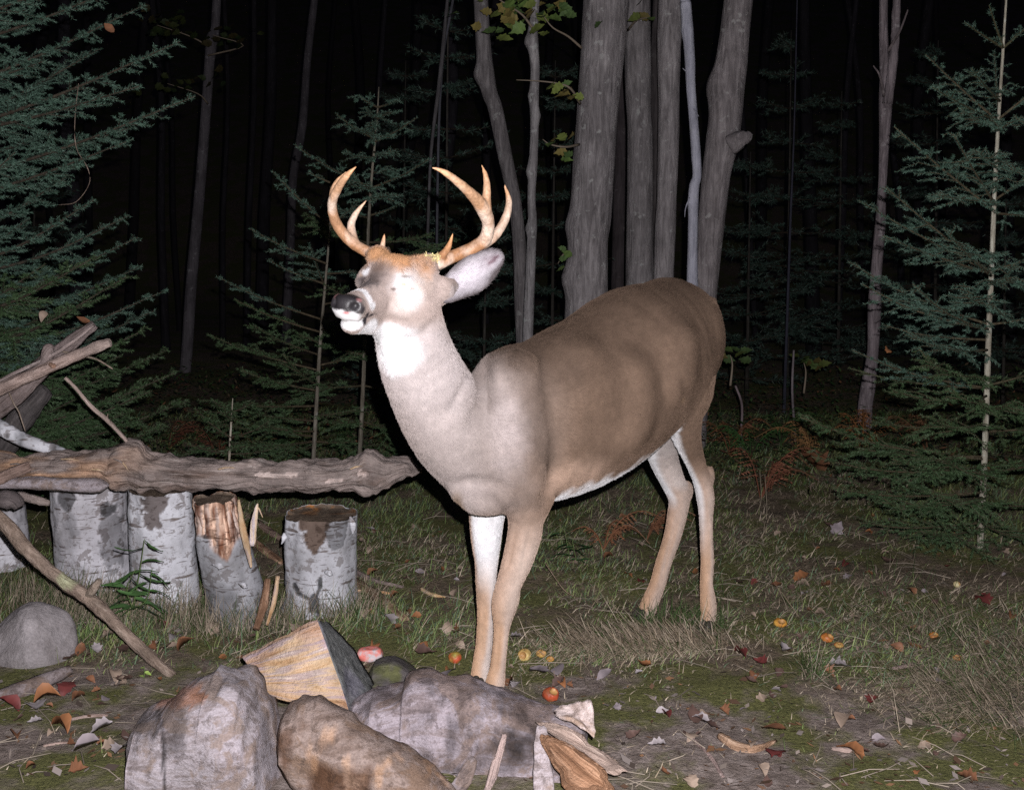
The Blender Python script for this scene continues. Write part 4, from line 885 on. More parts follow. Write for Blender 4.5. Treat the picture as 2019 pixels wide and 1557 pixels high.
thing_stick([(60, 742, 3.40, .012), (88, 712, 3.39, .018), (96, 688, 3.39, .020), (104, 684, 3.40, .010)], 'wood_knot', GREYW, 'knobbly grey stub against the crossed branches', 'wood', col=(.75, .73, .75), seed=22)
thing_stick([(-40, 772, 3.38, .0055), (30, 735, 3.38, .006), (90, 707, 3.38, .0055), (135, 680, 3.38, .006), (186, 641, 3.42, .004)], 'branch', GREYW, 'thin straight stick running along the grey slab', 'branch', col=(1.0, .98, 1.0), seed=23)
def wh(V, C):
    px, py = pix(V); k = np.clip((px-165)/30, 0, 1)[:, None]*.6+np.clip(fbm(V, 30, 4, 3)*3, 0, 1)[:, None]*.3; return C*(1-k)+V3((2.0, 1.95, 1.9))*k
thing_stick([(-50, 785, 3.33, .020), (0, 766, 3.33, .0195), (60, 740, 3.33, .0185), (110, 717, 3.33, .0175), (160, 697, 3.33, .0165), (200, 680, 3.33, .0165), (218, 675, 3.33, .012)], 'branch', GREYW, 'pale peeled branch with a chewed white tip, pointing up to the right', 'branch', col=(1.25, 1.15, 1.1), seed=24, m=11, colfn=wh)
stick([(100, 718, 3.318, .008), (106, 722, 3.305, .008)], 'wood_knot', GREYW, None, (1.0, .75, .6), 3); tag(bpy.context.scene.objects['wood_knot.001'], 'round knot where a twig broke off the pale peeled branch', 'wood')
thing_stick([(-60, 960, 3.62, .045), (-10, 900, 3.62, .050), (40, 825, 3.62, .048), (70, 790, 3.62, .040), (92, 768, 3.62, .030)], 'branch', DARKW, 'thick dark grey stake leaning behind the crossed branches', 'branch', flat=.45, seed=25)
def bc(V, C): k = np.clip(fbm(V, 26, 8, 3)*4-.2, 0, 1)[:, None]; return C*(1-k*.65)
thing_stick([(-60, 815, 3.40, .026), (0, 842, 3.40, .0255), (35, 862, 3.39, .022), (75, 877, 3.39, .020), (110, 888, 3.39, .017), (150, 896, 3.38, .008)], 'branch', BIRCH, 'thick birch branch with flaking bark resting on the bench log', 'branch', seed=26, m=12, colfn=bc)
thing_stick([(120, 692, 3.42, .003), (160, 701, 3.40, .0035), (190, 708, 3.38, .003), (222, 727, 3.36, .002)], 'twig', STICKW, 'thin bent twig poking out past the pale branch', 'twig', seed=27)
thing_stick([(16, 770, 3.36, .002), (28, 797, 3.36, .0022), (37, 812, 3.36, .0022), (50, 850, 3.36, .0015)], 'twig', STICKW, 'thin twig hanging below the pale branch at the left', 'twig', seed=28)
def lic(V, C):
    px, py = pix(V); k = patch(px, py, V, 132, 1142, 20, 20, .8)[:, None]; k2 = np.clip(fbm(V, 60, 5, 2)*4-1.2, 0, 1)[:, None]*.5; C = C*(1-k)+V3((1.6, 2.1, 1.6))*k; return C*(1-k2)+V3((1.5, 1.5, 1.5))*k2
g = thing_stick([(-60, 985, 3.06, .020), (0, 1022, 3.02, .0205), (50, 1078, 2.98, .0195), (95, 1120, 2.96, .0185), (135, 1152, 2.94, .019), (185, 1186, 2.92, .0185), (235, 1236, 2.89, .0165), (290, 1288, 2.86, .0155), (342, 1333, 2.83, .0135)], 'branch', STICKW, 'long brown fallen branch with a pale green lichen patch, slanting past the stumps', 'branch', col=(1.05, 1.0, 1.0), seed=30, m=11, colfn=lic)
thing_stick([(172, 1178, 2.925, .012), (186, 1158, 2.91, .0125), (197, 1143, 2.905, .008)], 'branch_stub', STICKW, 'broken fork stub on the long brown branch', 'branch', seed=31)
thing_stick([(-60, 1395, 2.62, .018), (20, 1368, 2.66, .022), (80, 1345, 2.70, .021), (140, 1318, 2.75, .013)], 'branch', LICHENW, 'half buried grey branch below the left rock', 'branch', col=(.75, .7, .68), seed=32)
for i, (rows, mt, cl, lb) in enumerate([
    ([(480, 1010, 3.62, .014), (520, 1040, 3.60, .016), (570, 1072, 3.58, .012)], GREYW, (1, .85, .75), 'reddish grey split branch behind the broken stump, upper one'),
    ([(470, 1045, 3.60, .015), (520, 1085, 3.58, .018), (560, 1112, 3.56, .012)], BROWNW, (1.4, 1.2, 1.1), 'split branch behind the broken stump, lower one'),
    ([(690, 1122, 3.46, .012), (740, 1145, 3.45, .010), (795, 1158, 3.44, .006)], GREYW, (.9, .85, .85), 'grey branch lying right of the cracked birch stump'),
    ([(685, 1140, 3.38, .016), (740, 1175, 3.30, .018), (800, 1222, 3.20, .013)], BROWNW, (1.2, 1.15, 1.1), 'brown rotten branch lying in the grass right of the cracked stump'),
    ([(690, 1165, 3.36, .006), (730, 1165, 3.34, .007), (772, 1170, 3.33, .004)], SPLITW, (1, .9, .85), 'small pale split stick in the grass right of the stumps'),
    ([(830, 1160, 3.38, .006), (850, 1172, 3.36, .008), (878, 1178, 3.34, .005)], SPLITW, (1.2, 1.2, 1.1), 'pale wood chip lying in the grass left of the forelegs'),
    ([(548, 1135, 3.06, .006), (540, 1185, 3.05, .007), (526, 1232, 3.03, .004)], SPLITW, (1.1, 1.05, 1), 'narrow upright splinter between the two right hand stumps'),
    ([(528, 1140, 3.12, .010), (520, 1190, 3.10, .012), (505, 1240, 3.05, .01)], BROWNW, (1.1, .9, .8), 'dark bark strip leaning against the broken stump'),
    ([(1075, 1110, 3.5, .0014), (1110, 1160, 3.4, .0016), (1130, 1175, 3.36, .0012)], STICKW, (1.2, 1.1, 1), 'thin dry stalk behind the near foreleg'),
    ([(1420, 1450, 2.42, .010), (1450, 1470, 2.40, .013), (1490, 1476, 2.41, .010), (1530, 1460, 2.44, .005)], BROWNW, (1.5, 1.35, 1.25), 'curved strip of bark on the bare dirt at the front'),
    ([(1760, 1318, 2.72, .006), (1800, 1310, 2.74, .007)], GREYW, (1, .9, .9), 'short grey stick on the moss at the right'),
    ([(1360, 1450, 2.45, .004), (1400, 1490, 2.38, .005), (1425, 1530, 2.33, .004)], GREYW, (1.1, 1, 1), 'thin grey stick on the front dirt'),
    ([(140, 1418, 2.56, .004), (175, 1412, 2.58, .006), (212, 1410, 2.59, .004)], GREYW, (1.1, 1, .95), 'slim grey wood chip on the left front dirt'),
    ([(85, 1470, 2.46, .003), (125, 1464, 2.48, .004), (165, 1468, 2.47, .003)], GREYW, (1, .9, .85), 'short stick near the left front corner'),
    ([(1640, 1476, 2.42, .006), (1670, 1480, 2.41, .008), (1700, 1482, 2.41, .004)], GREYW, (1.1, 1, .95), 'pale stick on the dirt near the right front corner')]):
    q = [(r[0], r[1], None, r[3]) for r in rows]; rr_ = []
    for r in rows:
        if i in (6, 7, 8): rr_.append(r)
        else: h = onG(r[0], r[1], 0); rr_.append((r[0], r[1], h[1]-(r[3]*.6 if i > 1 else 0), r[3]))
    thing_stick(rr_, 'stick', mt, lb, 'stick', col=cl, seed=50+i)
# ---------------- stones and the front pile
def rockmesh(c, r, name, mat, label, cat, seed, fr=None, facets=(), ns=.10, col=(1, 1, 1), colfn=None, res=.006, sink=True, group=None, cutnoise=8, parent=None, k=.02):
    c = V3(c); m = max(r)*1.35; D = SDF(c-m, c+m, res); D.ell(c, r, fr, .01)
    X = [c[i]-m+res*np.arange(D.dim[i]) for i in range(3)]
    for nrm_, d in facets:
        n_ = nrm(V3(nrm_)); pl = (X[0]-c[0])[:, None, None]*n_[0]+(X[1]-c[1])[None, :, None]*n_[1]+(X[2]-c[2])[None, None, :]*n_[2]-d; D.S = -SDF.smin(-D.S, -pl.astype(np.float32), k)
    V, Q = D.mesh(); Nn_ = D.normal(V); V = V+Nn_*(min(r)*ns*(fbm(V, cutnoise, seed, 3)+.35*fbm(V, cutnoise*4, seed+4, 4)))[:, None]; C = np.tile(V3(col), (len(V), 1))
    if colfn: C = colfn(V, C)
    o = mesh_np(name, V, Q, [mat], parent, True, np.clip(C, 0, 2)); gvattr(o, V-c)
    if parent is None: tag(o, label, cat, group)
    return o
def stone_mat():
    m, nt, b = nt_new('stone'); ov = objvec(nt); c = ramp(nt, noise(nt, 12, 6, .65, ov), [(.3, (.17, .15, .15)), (.5, (.26, .235, .24)), (.7, (.34, .31, .32))]); s = noise(nt, 140, 5, .7, ov)
    c = mix(nt, 1, c, ramp(nt, s, [(.3, (.7,)*3), (.7, (1.2,)*3)]), 'MULTIPLY'); c = mix(nt, 1, c, vcol(nt), 'MULTIPLY'); nt.links.new(c, b.inputs['Base Color']); bump(nt, b, s, .7, .006); b.inputs['Roughness'].default_value = .9; return m
STONE = stone_mat()
q = onG(45, 1318); rockmesh((q[0]-.01, q[1]+.09, .055), (.115, .10, .105), 'rock', STONE, 'rounded grey stone in the grass at the left edge', 'rock', 3, facets=[((-.4, -1, .5), .066), ((.9, -.6, .45), .078), ((.5, -.1, 1), .080), ((-.7, -.2, 1), .080)], ns=.13, cutnoise=9, res=.005)
# big lichened log chunk at the front left
def chunkcol(V, C):
    px, py = pix(V); cr = np.abs(px-318-(py-1440)*.08-6*fbm(V, 30, 3, 2)); C = C*(1-.75*np.clip(1.6-cr/3, 0, 1)*np.clip((py-1385)/10, 0, 1))[:, None]; k = patch(px, py, V, 350, 1370, 60, 26, .8)[:, None]; C = C*(1-k)+V3((1.1, .72, .55))*k
    k = patch(px, py, V, 345, 1440, 26, 60, .9, 30)[:, None]; C = C*(1-k*.45); k = patch(px, py, V, 290, 1430, 26, 30, 1.2, 60)[:, None]; C = C*(1-k*.35)
    k = np.clip(fbm(V, 14, 6, 3)*3-.1, 0, 1)[:, None]*np.clip((py-1350)/60, 0, 1)[:, None]; C = C*(1-k*.3)+V3((1.35, 1.3, 1.38))*k*.3
    rim = np.clip(1-np.abs(px-505-(py-1330)*.28)/9+.8*fbm(V, 50, 3, 2), 0, 1)[:, None]*.6; return C*(1-rim)+V3((1.7, 1.55, 1.4))*rim
A_T = [(268, 1457), (267, 1433), (275, 1417), (288, 1409), (310, 1402), (325, 1395), (338, 1379), (358, 1365), (389, 1347), (416, 1341), (421, 1334), (440, 1337), (453, 1329), (469, 1327), (484, 1330), (490, 1341), (501, 1357), (508, 1381), (523, 1403), (528, 1427), (537, 1462), (551, 1497), (564, 1529)]
o = edges_log(A_T, [(268, 1463), (274, 1510), (290, 1585), (545, 1590), (564, 1532)], lambda x: 2.25-.03*math.sin((x-254)/100), .12, 'log_chunk', LICHENW, None, 5, n=170, m=24, sq=.62, noise_=.010, nsc=22, grain=.4, ridge=1.3, colfn=chunkcol, col=(1.0, .99, 1.02)); tag(o, 'largest lichen-grey log chunk at the front left of the pile', 'wood')
# brown log
def bcol(V, C):
    px, py = pix(V); k = np.clip(fbm(V, 13, 9, 4)*4-.1, 0, 1)[:, None]; C = C*(1-k)+V3((.45, .34, .26))*k; k = np.clip(fbm(V, 30, 12, 3)*4-1.3, 0, 1)[:, None]; return C*(1-k)+V3((1.6, 1.4, 1.15))*k
def roundlog(rows, name, mat, label, seed, colfn=None, m=22, noise_=.008, nsc=16, cat='log', flat=1.0, capmat=None, sub=2, n=90, group=None, up=(0, 0, 1)):
    R_ = catmull(np.array([list(P(*r[:3]))+[r[3]] for r in rows]), 4); T = nrm(np.gradient(R_[:, :3], axis=0)); polys = []; rng = np.random.default_rng(seed); irr = 1+.07*rng.uniform(-1, 1, m)
    for i in range(len(R_)):
        u = nrm(V3(up)-T[i]*(V3(up)@T[i])); w_ = np.cross(T[i], u); th = np.arange(m)/m*2*np.pi
        polys.append(R_[i, :3]+np.outer(np.cos(th)*R_[i, 3]*irr*flat, u)+np.outer(np.sin(th)*R_[i, 3]*irr, w_))
    o = loft(polys, name, [mat, capmat] if capmat else mat, None, n=n, sub=sub, noise_=noise_, nsc=nsc, seed=seed, colfn=colfn, capmat=capmat); tag(o, label, cat, group); return o
o = edges_log([(553, 1450), (555, 1416), (567, 1396), (595, 1382), (629, 1380), (662, 1394), (700, 1422), (747, 1454), (795, 1482), (842, 1516), (899, 1562)], [(553, 1458), (563, 1494), (586, 1544), (624, 1599), (852, 1614), (899, 1574)], lambda x: 2.20-.0003*(x-545), .085, 'log', LICHENW, None, 61, n=150, m=22, sq=.8, noise_=.008, nsc=24, grain=.9, ridge=1.2, colfn=lambda V, C: bcol(V, C)*V3((.80, .68, .58))); tag(o, 'brown and grey mottled log wedged between the largest chunk and the long grey log', 'log')
# long grey log
def gcol(V, C):
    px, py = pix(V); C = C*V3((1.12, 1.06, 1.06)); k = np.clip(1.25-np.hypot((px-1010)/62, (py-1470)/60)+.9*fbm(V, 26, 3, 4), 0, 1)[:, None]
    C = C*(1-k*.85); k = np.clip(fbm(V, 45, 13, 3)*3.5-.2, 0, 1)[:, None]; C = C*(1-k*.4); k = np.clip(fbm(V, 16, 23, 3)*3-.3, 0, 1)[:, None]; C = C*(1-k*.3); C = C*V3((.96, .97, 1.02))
    k = np.clip((px-1120)/40, 0, 1)[:, None]*np.clip((1420-py)/20, 0, 1)[:, None]; return C*(1-k*.6)+V3((1.7, 1.55, 1.4))*k*.6
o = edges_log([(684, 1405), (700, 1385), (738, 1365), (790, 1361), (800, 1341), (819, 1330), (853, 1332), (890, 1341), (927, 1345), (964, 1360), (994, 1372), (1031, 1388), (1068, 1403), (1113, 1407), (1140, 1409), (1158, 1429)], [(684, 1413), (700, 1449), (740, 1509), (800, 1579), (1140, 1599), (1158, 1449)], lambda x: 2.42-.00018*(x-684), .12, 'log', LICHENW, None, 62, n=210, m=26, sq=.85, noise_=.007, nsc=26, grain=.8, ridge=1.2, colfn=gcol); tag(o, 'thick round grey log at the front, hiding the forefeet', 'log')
# torn bark sheets and splinters on its broken end
pile = empty('broken_log_end', onG(1120, 1500), 'shattered end of the thick grey log, with upturned bark and orange inner wood', 'wood')
def shard(pts, th, mat, seed, col=(1, 1, 1), colfn=None, name='shard'):
    """thin torn sheet: outline in photo pixels with distance, thickness th"""
    A = np.array([P(*p) for p in pts]); c = A.mean(0); n_ = nrm(np.cross(A[1]-A[0], A[2]-A[0])); n_ = n_*(-1 if n_[1] > 0 else 1)
    polys = [c+(A-c)*.92-n_*th*.5, A-n_*th*.1, A+n_*th*.2, c+(A-c)*.90+n_*th*.5]; return loft(polys, name, mat, pile, n=6, sub=4, noise_=th*.9, nsc=40, seed=seed, col=col, grain=.8, colfn=colfn, round_=.15)
shard([(1085, 1402, 2.30), (1110, 1393, 2.30), (1140, 1385, 2.29), (1168, 1379, 2.28), (1170, 1420, 2.25), (1172, 1455, 2.22), (1150, 1430, 2.23), (1120, 1420, 2.25)], .012, LICHENW, 71, (1.9, 1.75, 1.6))
shard([(1050, 1420, 2.27), (1120, 1430, 2.24), (1180, 1475, 2.20), (1240, 1520, 2.16), (1200, 1530, 2.15), (1120, 1470, 2.18)], .014, GREYW, 72, (1.25, 1.15, 1.05))
shard([(1060, 1440, 2.23), (1130, 1470, 2.19), (1200, 1530, 2.13), (1215, 1570, 2.10), (1120, 1560, 2.11), (1080, 1500, 2.16)], .016, BROWNW, 73, (1.1, .85, .70))
shard([(1060, 1428, 2.24), (1078, 1432, 2.23), (1088, 1500, 2.18), (1095, 1560, 2.14), (1050, 1560, 2.14), (1052, 1480, 2.20)], .010, LICHENW, 74, (1.35, 1.3, 1.3))
shard([(990, 1450, 2.20), (1000, 1448, 2.20), (985, 1520, 2.16), (960, 1570, 2.13), (950, 1570, 2.13), (970, 1500, 2.17)], .010, GREYW, 75, (1.4, 1.3, 1.3))
shard([(880, 1560, 2.16), (930, 1490, 2.22), (945, 1495, 2.21), (920, 1560, 2.15), (900, 1575, 2.14), (885, 1575, 2.14)], .010, LICHENW, 77, (.9, .85, .85))
# split block of firewood
R0 = [P(*p) for p in ((626, 1222, 2.50), (650, 1228, 2.58), (700, 1280, 2.64), (737, 1346, 2.60), (728, 1366, 2.50), (688, 1398, 2.40))]
R1 = [P(*p) for p in ((545, 1262, 2.52), (570, 1268, 2.60), (620, 1310, 2.66), (640, 1370, 2.60), (630, 1385, 2.50), (612, 1390, 2.41))]
R2 = [P(*p) for p in ((478, 1296, 2.54), (500, 1300, 2.62), (540, 1330, 2.68), (560, 1365, 2.60), (550, 1372, 2.50), (530, 1372, 2.44))]
def spl(V, C):
    px, py = pix(V); k = np.clip(fbm(V*V3((.5, 1, 1)), 16, 15, 3)*4, 0, 1)[:, None]; C = C*(1-k)+C*V3((.85, .80, .95))*k; k = np.clip((py-1330-(px-600)*.35)/60, 0, 1)[:, None]; C = C*(1-k*.35)+V3((.8, .62, .5))*k*.35; k = np.clip(fbm(V, 10, 5, 3)*3-.4, 0, 1)[:, None]; return C*(1-k*.45)+V3((.9, .85, .9))*k*.45
m_, nt, b = nt_new('grey_end_grain'); ov = objvec(nt); nt.links.new(mix(nt, 1, ramp(nt, noise(nt, 40, 6, .7, ov, .5), [(.3, (.05, .052, .055)), (.55, (.15, .155, .155)), (.75, (.26, .26, .25))]), vcol(nt), 'MULTIPLY'), b.inputs['Base Color']); bump(nt, b, noise(nt, 90, 5, .7, ov), .8, .006)
o = loft([R0, R1, R2], 'split_log', [SPLITW, m_], None, n=60, sub=7, noise_=.007, nsc=20, seed=81, grain=1.2, colfn=spl, capmat=1); tag(o, 'freshly split orange and cream block of firewood with a dark grey sawn end', 'firewood')
# mossy dark piece and red mineral block
def mc(V, C): k = np.clip(fbm(V, 24, 3, 3)*3, 0, 1)[:, None]; return C*(1-k)+V3((.95, 1.1, .5))*k
o = edges_log([(728, 1325), (738, 1306), (752, 1301), (778, 1300), (800, 1309), (818, 1322), (832, 1340)], [(728, 1340), (740, 1358), (800, 1366), (832, 1348)], 2.66, .05, 'log_chunk', DARKW, None, 12, n=50, m=16, sq=.75, noise_=.005, nsc=30, colfn=mc); tag(o, 'small dark mossy chunk between the split block and the thick grey log', 'wood')
m_, nt, b = nt_new('red_mineral'); ov = objvec(nt); nt.links.new(ramp(nt, noise(nt, 30, 5, .6, ov), [(.3, (.42, .07, .06)), (.5, (.62, .19, .16)), (.62, (.45, .42, .44)), (.75, (.60, .36, .34))]), b.inputs['Base Color']); b.inputs['Roughness'].default_value = .5; bump(nt, b, noise(nt, 60, 4, .6, ov), .5, .006)
q = onG(728, 1312); rockmesh((q[0], q[1]+.02, .018), (.040, .026, .022), 'mineral_lick', m_, 'pinkish red mineral lick block behind the split firewood', 'salt block', 14, facets=[((0, -1, .2), .018), ((0, 0, 1), .017), ((1, 0, .3), .033), ((-1, 0, .3), .034)], ns=.12, cutnoise=30, res=.0022, k=.004)
# ================================================================== trees
def bark_mat(name, a, b_, c_, lich=.0, sc=1.0):
    m, nt, b = nt_new(name); v = objvec(nt, (1, 1, .13)); n = noise(nt, 34*sc, 7, .75, v, .6); ov = objvec(nt)
    c = ramp(nt, n, [(.28, a), (.5, b_), (.72, c_)]); c = mix(nt, 1, c, ramp(nt, noise(nt, 6, 4, .6, ov), [(.3, (.72,)*3), (.7, (1.22,)*3)]), 'MULTIPLY')
    if lich: c = mix(nt, ramp(nt, noise(nt, 22, 4, .6, ov), [(.62, (0, 0, 0)), (.68, (lich,)*3)]), c, (.42, .43, .42))
    c = mix(nt, 1, c, vcol(nt), 'MULTIPLY'); nt.links.new(c, b.inputs['Base Color']); bump(nt, b, mix(nt, .5, n, noise(nt, 90, 4, .7, ov)), .7, .02); b.inputs['Roughness'].default_value = .9; return m
MAPLEB = bark_mat('grey_bark', (.075, .068, .07), (.235, .220, .224), (.42, .40, .405), .7, 1.3)
DARKB = bark_mat('dark_bark', (.035, .032, .034), (.075, .070, .074), (.12, .115, .12), .2)
PALEB = bark_mat('pale_bark', (.22, .22, .27), (.40, .40, .47), (.55, .55, .62), .3)
SPRB = bark_mat('spruce_stem', (.10, .085, .07), (.24, .21, .18), (.46, .44, .40), .5, 2.2)
NEED, nt, b = nt_new('needles'); nt.links.new(vcol(nt), b.inputs['Base Color']); b.inputs['Roughness'].default_value = .55; b.inputs['Specular IOR Level'].default_value = .35
LEAFM, nt, b = nt_new('leaf'); nt.links.new(vcol(nt), b.inputs['Base Color']); b.inputs['Roughness'].default_value = .6; b.inputs['Specular IOR Level'].default_value = .3
def trunk(rows, Y, mat, name='trunk', parent=None, label=None, cat=None, group=None, knobs=(), seed=0, ybase=None, nn=4, seg=18, col=(1, 1, 1), bmp=.03, ext=True, Yb=None):
    """trunk through photo pixels (px,py,half width px); continued down to the ground and up past the picture"""
    R_ = []
    for (px, py, hw) in rows: R_.append(list(P(px, py, Y))+[hw/F*Y*1.02])
    R_ = np.array(R_, float)
    if ext:
        d = R_[0, :3]-R_[1, :3]; d = d/np.linalg.norm(d); L_ = np.array([1.0, 2.6]); R_ = np.vstack([np.hstack([R_[0, :3]+d*l, R_[0, 3]*(1-.05*l)]) for l in L_[::-1]]+[R_])
    R_ = R_[::-1]
    if R_[0, 2] > .02:
        d = R_[0, :3]-R_[1, :3]; k = R_[0, 2]/max(1e-3, -d[2]) if d[2] < 0 else 0; g = R_[0, :3]+np.clip(d*k, -.35, .35); g[2] = gz(g[0], g[1])-.06; mid = (R_[0, :3]+g)/2
        R_ = np.vstack([np.hstack([g, R_[0, 3]*1.35]), np.hstack([mid, R_[0, 3]*1.08]), R_])
    s = catmull(R_, nn); v, f = tube_geo(s[:, :3], s[:, 3], seg, bmp, 6, seed)
    n = len(s); cc = s[:, :3]; c_idx = np.repeat(np.arange(n), seg)
    for (px, py, r, hw) in knobs:
        K = P(px, py, Y-.02); d = np.linalg.norm(v-K, axis=1); w_ = np.exp(-(d/r)**2)[:, None]; ctr = np.zeros_like(v); ctr[:n*seg] = cc[c_idx]; ctr[n*seg:] = v[n*seg:]; v = v+(v-ctr)*w_*hw
    o = mesh_np(name, v, f, [mat], parent, True, np.tile(V3(col), (len(v), 1)))
    return o
def tree(rows, Y, mat, label, group=None, name='tree', **k):
    b = P(rows[-1][0], rows[-1][1], Y); t = empty(name, (b[0], b[1], 0), label, 'tree', group); trunk(rows, Y, mat, 'trunk', t, **k); return t
GC = 'grey trunks growing in the clump behind the buck'
Yc = 5.75
tree([(948, 0, 13.5), (953, 90, 14), (958, 140, 15), (966, 185, 14.5), (977, 216, 14), (996, 308, 14), (1016, 405, 12.5), (1025, 500, 13), (1027, 600, 13), (1032, 680, 14)], Yc+.1, MAPLEB, 'dark leaning trunk with a knob near its top, leftmost of the clump', GC, knobs=[(942, 148, .05, .7)], seed=1, col=(.62, .60, .60), nn=5)
tree([(1058, -10, 7), (1053, 40, 8), (1050, 75, 10), (1055, 135, 8.5), (1053, 190, 9), (1054, 240, 8), (1052, 308, 8), (1048, 385, 8), (1050, 440, 8.5), (1048, 482, 9), (1043, 600, 10), (1040, 680, 10)], Yc-.15, MAPLEB, 'thin knobbly trunk beside the leaning one, with maple leaves hanging at its top', GC, knobs=[(1041, 82, .03, .9), (1040, 334, .03, 1.0), (1064, 228, .03, .6), (1040, 450, .03, .8), (1044, 190, .03, .5)], seed=2, nn=5, bmp=.08)
tree([(1195, 0, 42), (1190, 80, 41), (1184, 154, 40), (1178, 220, 39), (1172, 300, 40), (1167, 385, 40), (1162, 440, 41), (1159, 482, 38), (1158, 560, 40), (1155, 640, 42)], Yc, MAPLEB, 'broad seamed grey trunk with two side bumps, widest of the clump', GC, seed=4, col=(1.05, 1.02, 1.02), seg=30, nn=6,
     knobs=[(1122, 448, .06, .16), (1113, 548, .07, .30), (1185, 165, .05, .08)]+[(1196-.075*y, y, .045, -.10) for y in range(20, 640, 38)])
tree([(1257, 0, 24), (1258, 154, 25), (1260, 230, 23), (1262, 270, 24), (1262, 385, 25), (1261, 470, 26), (1262, 560, 28)], Yc+.12, MAPLEB, 'straight grey trunk directly above the middle of the back', GC, seed=5, col=(.80, .78, .78))
tree([(1297, 0, 9), (1293, 150, 11), (1296, 270, 12), (1296, 400, 13), (1297, 560, 14)], Yc+.5, MAPLEB, 'shaded narrow trunk hidden between two straight grey trunks', GC, seed=6, col=(.22, .2, .2))  # shade behind its neighbours is put into the dark bark tint
tree([(1324, 0, 24), (1319, 100, 22), (1319, 200, 20), (1318, 270, 20), (1315, 385, 19), (1312, 450, 20), (1308, 560, 20)], Yc-.02, MAPLEB, 'straight grey trunk with a pale patch, just left of the pale thin stem', GC, seed=7, col=(1.0, .97, .97))
tree([(1346, -30, 9), (1352, 10, 10.5), (1360, 116, 9.5), (1362, 170, 9), (1367, 231, 9), (1372, 300, 9), (1374, 347, 8.5), (1368, 375, 10), (1366, 462, 9.5), (1365, 560, 11)], Yc-.22, PALEB, 'thin bluish white stem in front of the clump', GC, seed=8, nn=6, bmp=.10, knobs=[(1352, 60, .03, .4), (1360, 400, .03, .3)])
t7 = tree([(1456, 0, 27), (1447, 80, 28), (1441, 130, 31), (1434, 170, 33), (1430, 231, 31), (1424, 280, 31), (1412, 347, 27), (1402, 443, 26), (1390, 560, 25)], Yc+.05, MAPLEB, 'thick curved trunk with a broken branch knob, rightmost of the clump', GC, seed=9, col=(.95, .90, .90), nn=6, knobs=[(1405, 170, .07, .2)])
stick([(1445, 300, Yc-.05, .06), (1462, 278, Yc-.06, .050), (1474, 266, Yc-.07, .036), (1478, 258, Yc-.08, .022)] if False else [(1440, 285, Yc-.03, .055), (1458, 275, Yc-.05, .045), (1472, 268, Yc-.06, .034), (1477, 262, Yc-.06, .018)], 'branch_stub', MAPLEB, t7, (.95, .9, .9), 3, m=12)
tree([(1230, 0, 10), (1226, 200, 10), (1222, 400, 13), (1220, 580, 15)], 7.6, DARKB, 'dark trunk seen through the gap in the clump', GC, seed=10, col=(.8, .7, .7))
for a in [[(1362, 105, 5.5, .004), (1367, 100, 5.49, .002)], [(1368, 215, 5.5, .004), (1378, 230, 5.47, .001)], [(1360, 390, 5.5, .004), (1352, 410, 5.48, .003), (1350, 428, 5.46, .001)], [(1352, 140, 5.5, .004), (1346, 135, 5.48, .001)]]:
    stick(a, 'twig', PALEB, bpy.context.scene.objects.get('tree.007') or t7, seed=3, m=6)
# trunk at the right, forked near its top
tr = tree([(1742, -20, 8), (1742, 60, 8), (1744, 150, 9), (1746, 200, 12), (1744, 260, 10), (1741, 340, 8), (1738, 400, 8.5), (1735, 450, 10), (1726, 560, 11), (1724, 607, 13), (1721, 690, 11), (1712, 760, 14), (1706, 800, 14), (1704, 850, 15)], 6.3, MAPLEB, 'slim forked grey trunk standing free at the right, behind the spruce boughs', None, seed=12, nn=4, col=(.95, .85, .88), bmp=.06)
trunk([(1768, -20, 7), (1766, 60, 7.5), (1760, 130, 8), (1750, 210, 9)], 6.25, MAPLEB, 'fork', tr, seed=13, nn=4, col=(.95, .85, .88)) if False else stick([(1772, -120, 6.25, .019), (1768, 0, 6.25, .021), (1766, 60, 6.25, .022), (1760, 130, 6.25, .024), (1750, 205, 6.26, .027)], 'fork', MAPLEB, tr, (.95, .85, .88), 4, m=12)
stick([(1743, 190, 6.25, .008), (1735, 150, 6.2, .006), (1722, 130, 6.2, .003)], 'twig', MAPLEB, tr, (.8, .7, .7)); stick([(1752, 100, 6.25, .008), (1775, 60, 6.2, .006), (1790, 20, 6.2, .004)], 'twig', MAPLEB, tr, (.8, .7, .7))
# dim trunks in the dark behind
GD = 'dim trunks of the dark forest behind the clearing'
tree([(428, -10, 8), (424, 60, 8), (416, 90, 9), (404, 250, 9.5), (392, 400, 10), (378, 550, 10.5), (368, 700, 11), (360, 780, 12)], 8.6, DARKB, 'dim crooked trunk left of the buck, nearest of the dark forest trunks', GD, seed=14, col=(1.3, 1.25, 1.3), knobs=[(420, 80, .06, .5), (388, 495, .05, .3)])
tree([(620, 0, 7), (606, 120, 7), (596, 250, 8), (578, 350, 8), (573, 480, 8), (565, 640, 9)], 10.5, DARKB, 'second dim trunk, curving down behind the middle spruce', GD, seed=15, col=(1.1, 1.05, 1.1))
rng = random.Random(8)
DIM = [(45, 15), (150, 14), (175, 8), (262, 9), (320, 7), (345, 5), (490, 6), (520, 11), (655, 5), (700, 9), (740, 6), (790, 10), (870, 12), (1090, 8), (1130, 6), (1500, 10), (1600, 12), (1660, 6), (1700, 6), (1810, 11), (1860, 6), (1990, 10), (100, 6), (440, 5), (960, 8), (1480, 5), (1775, 6), (20, 6)]
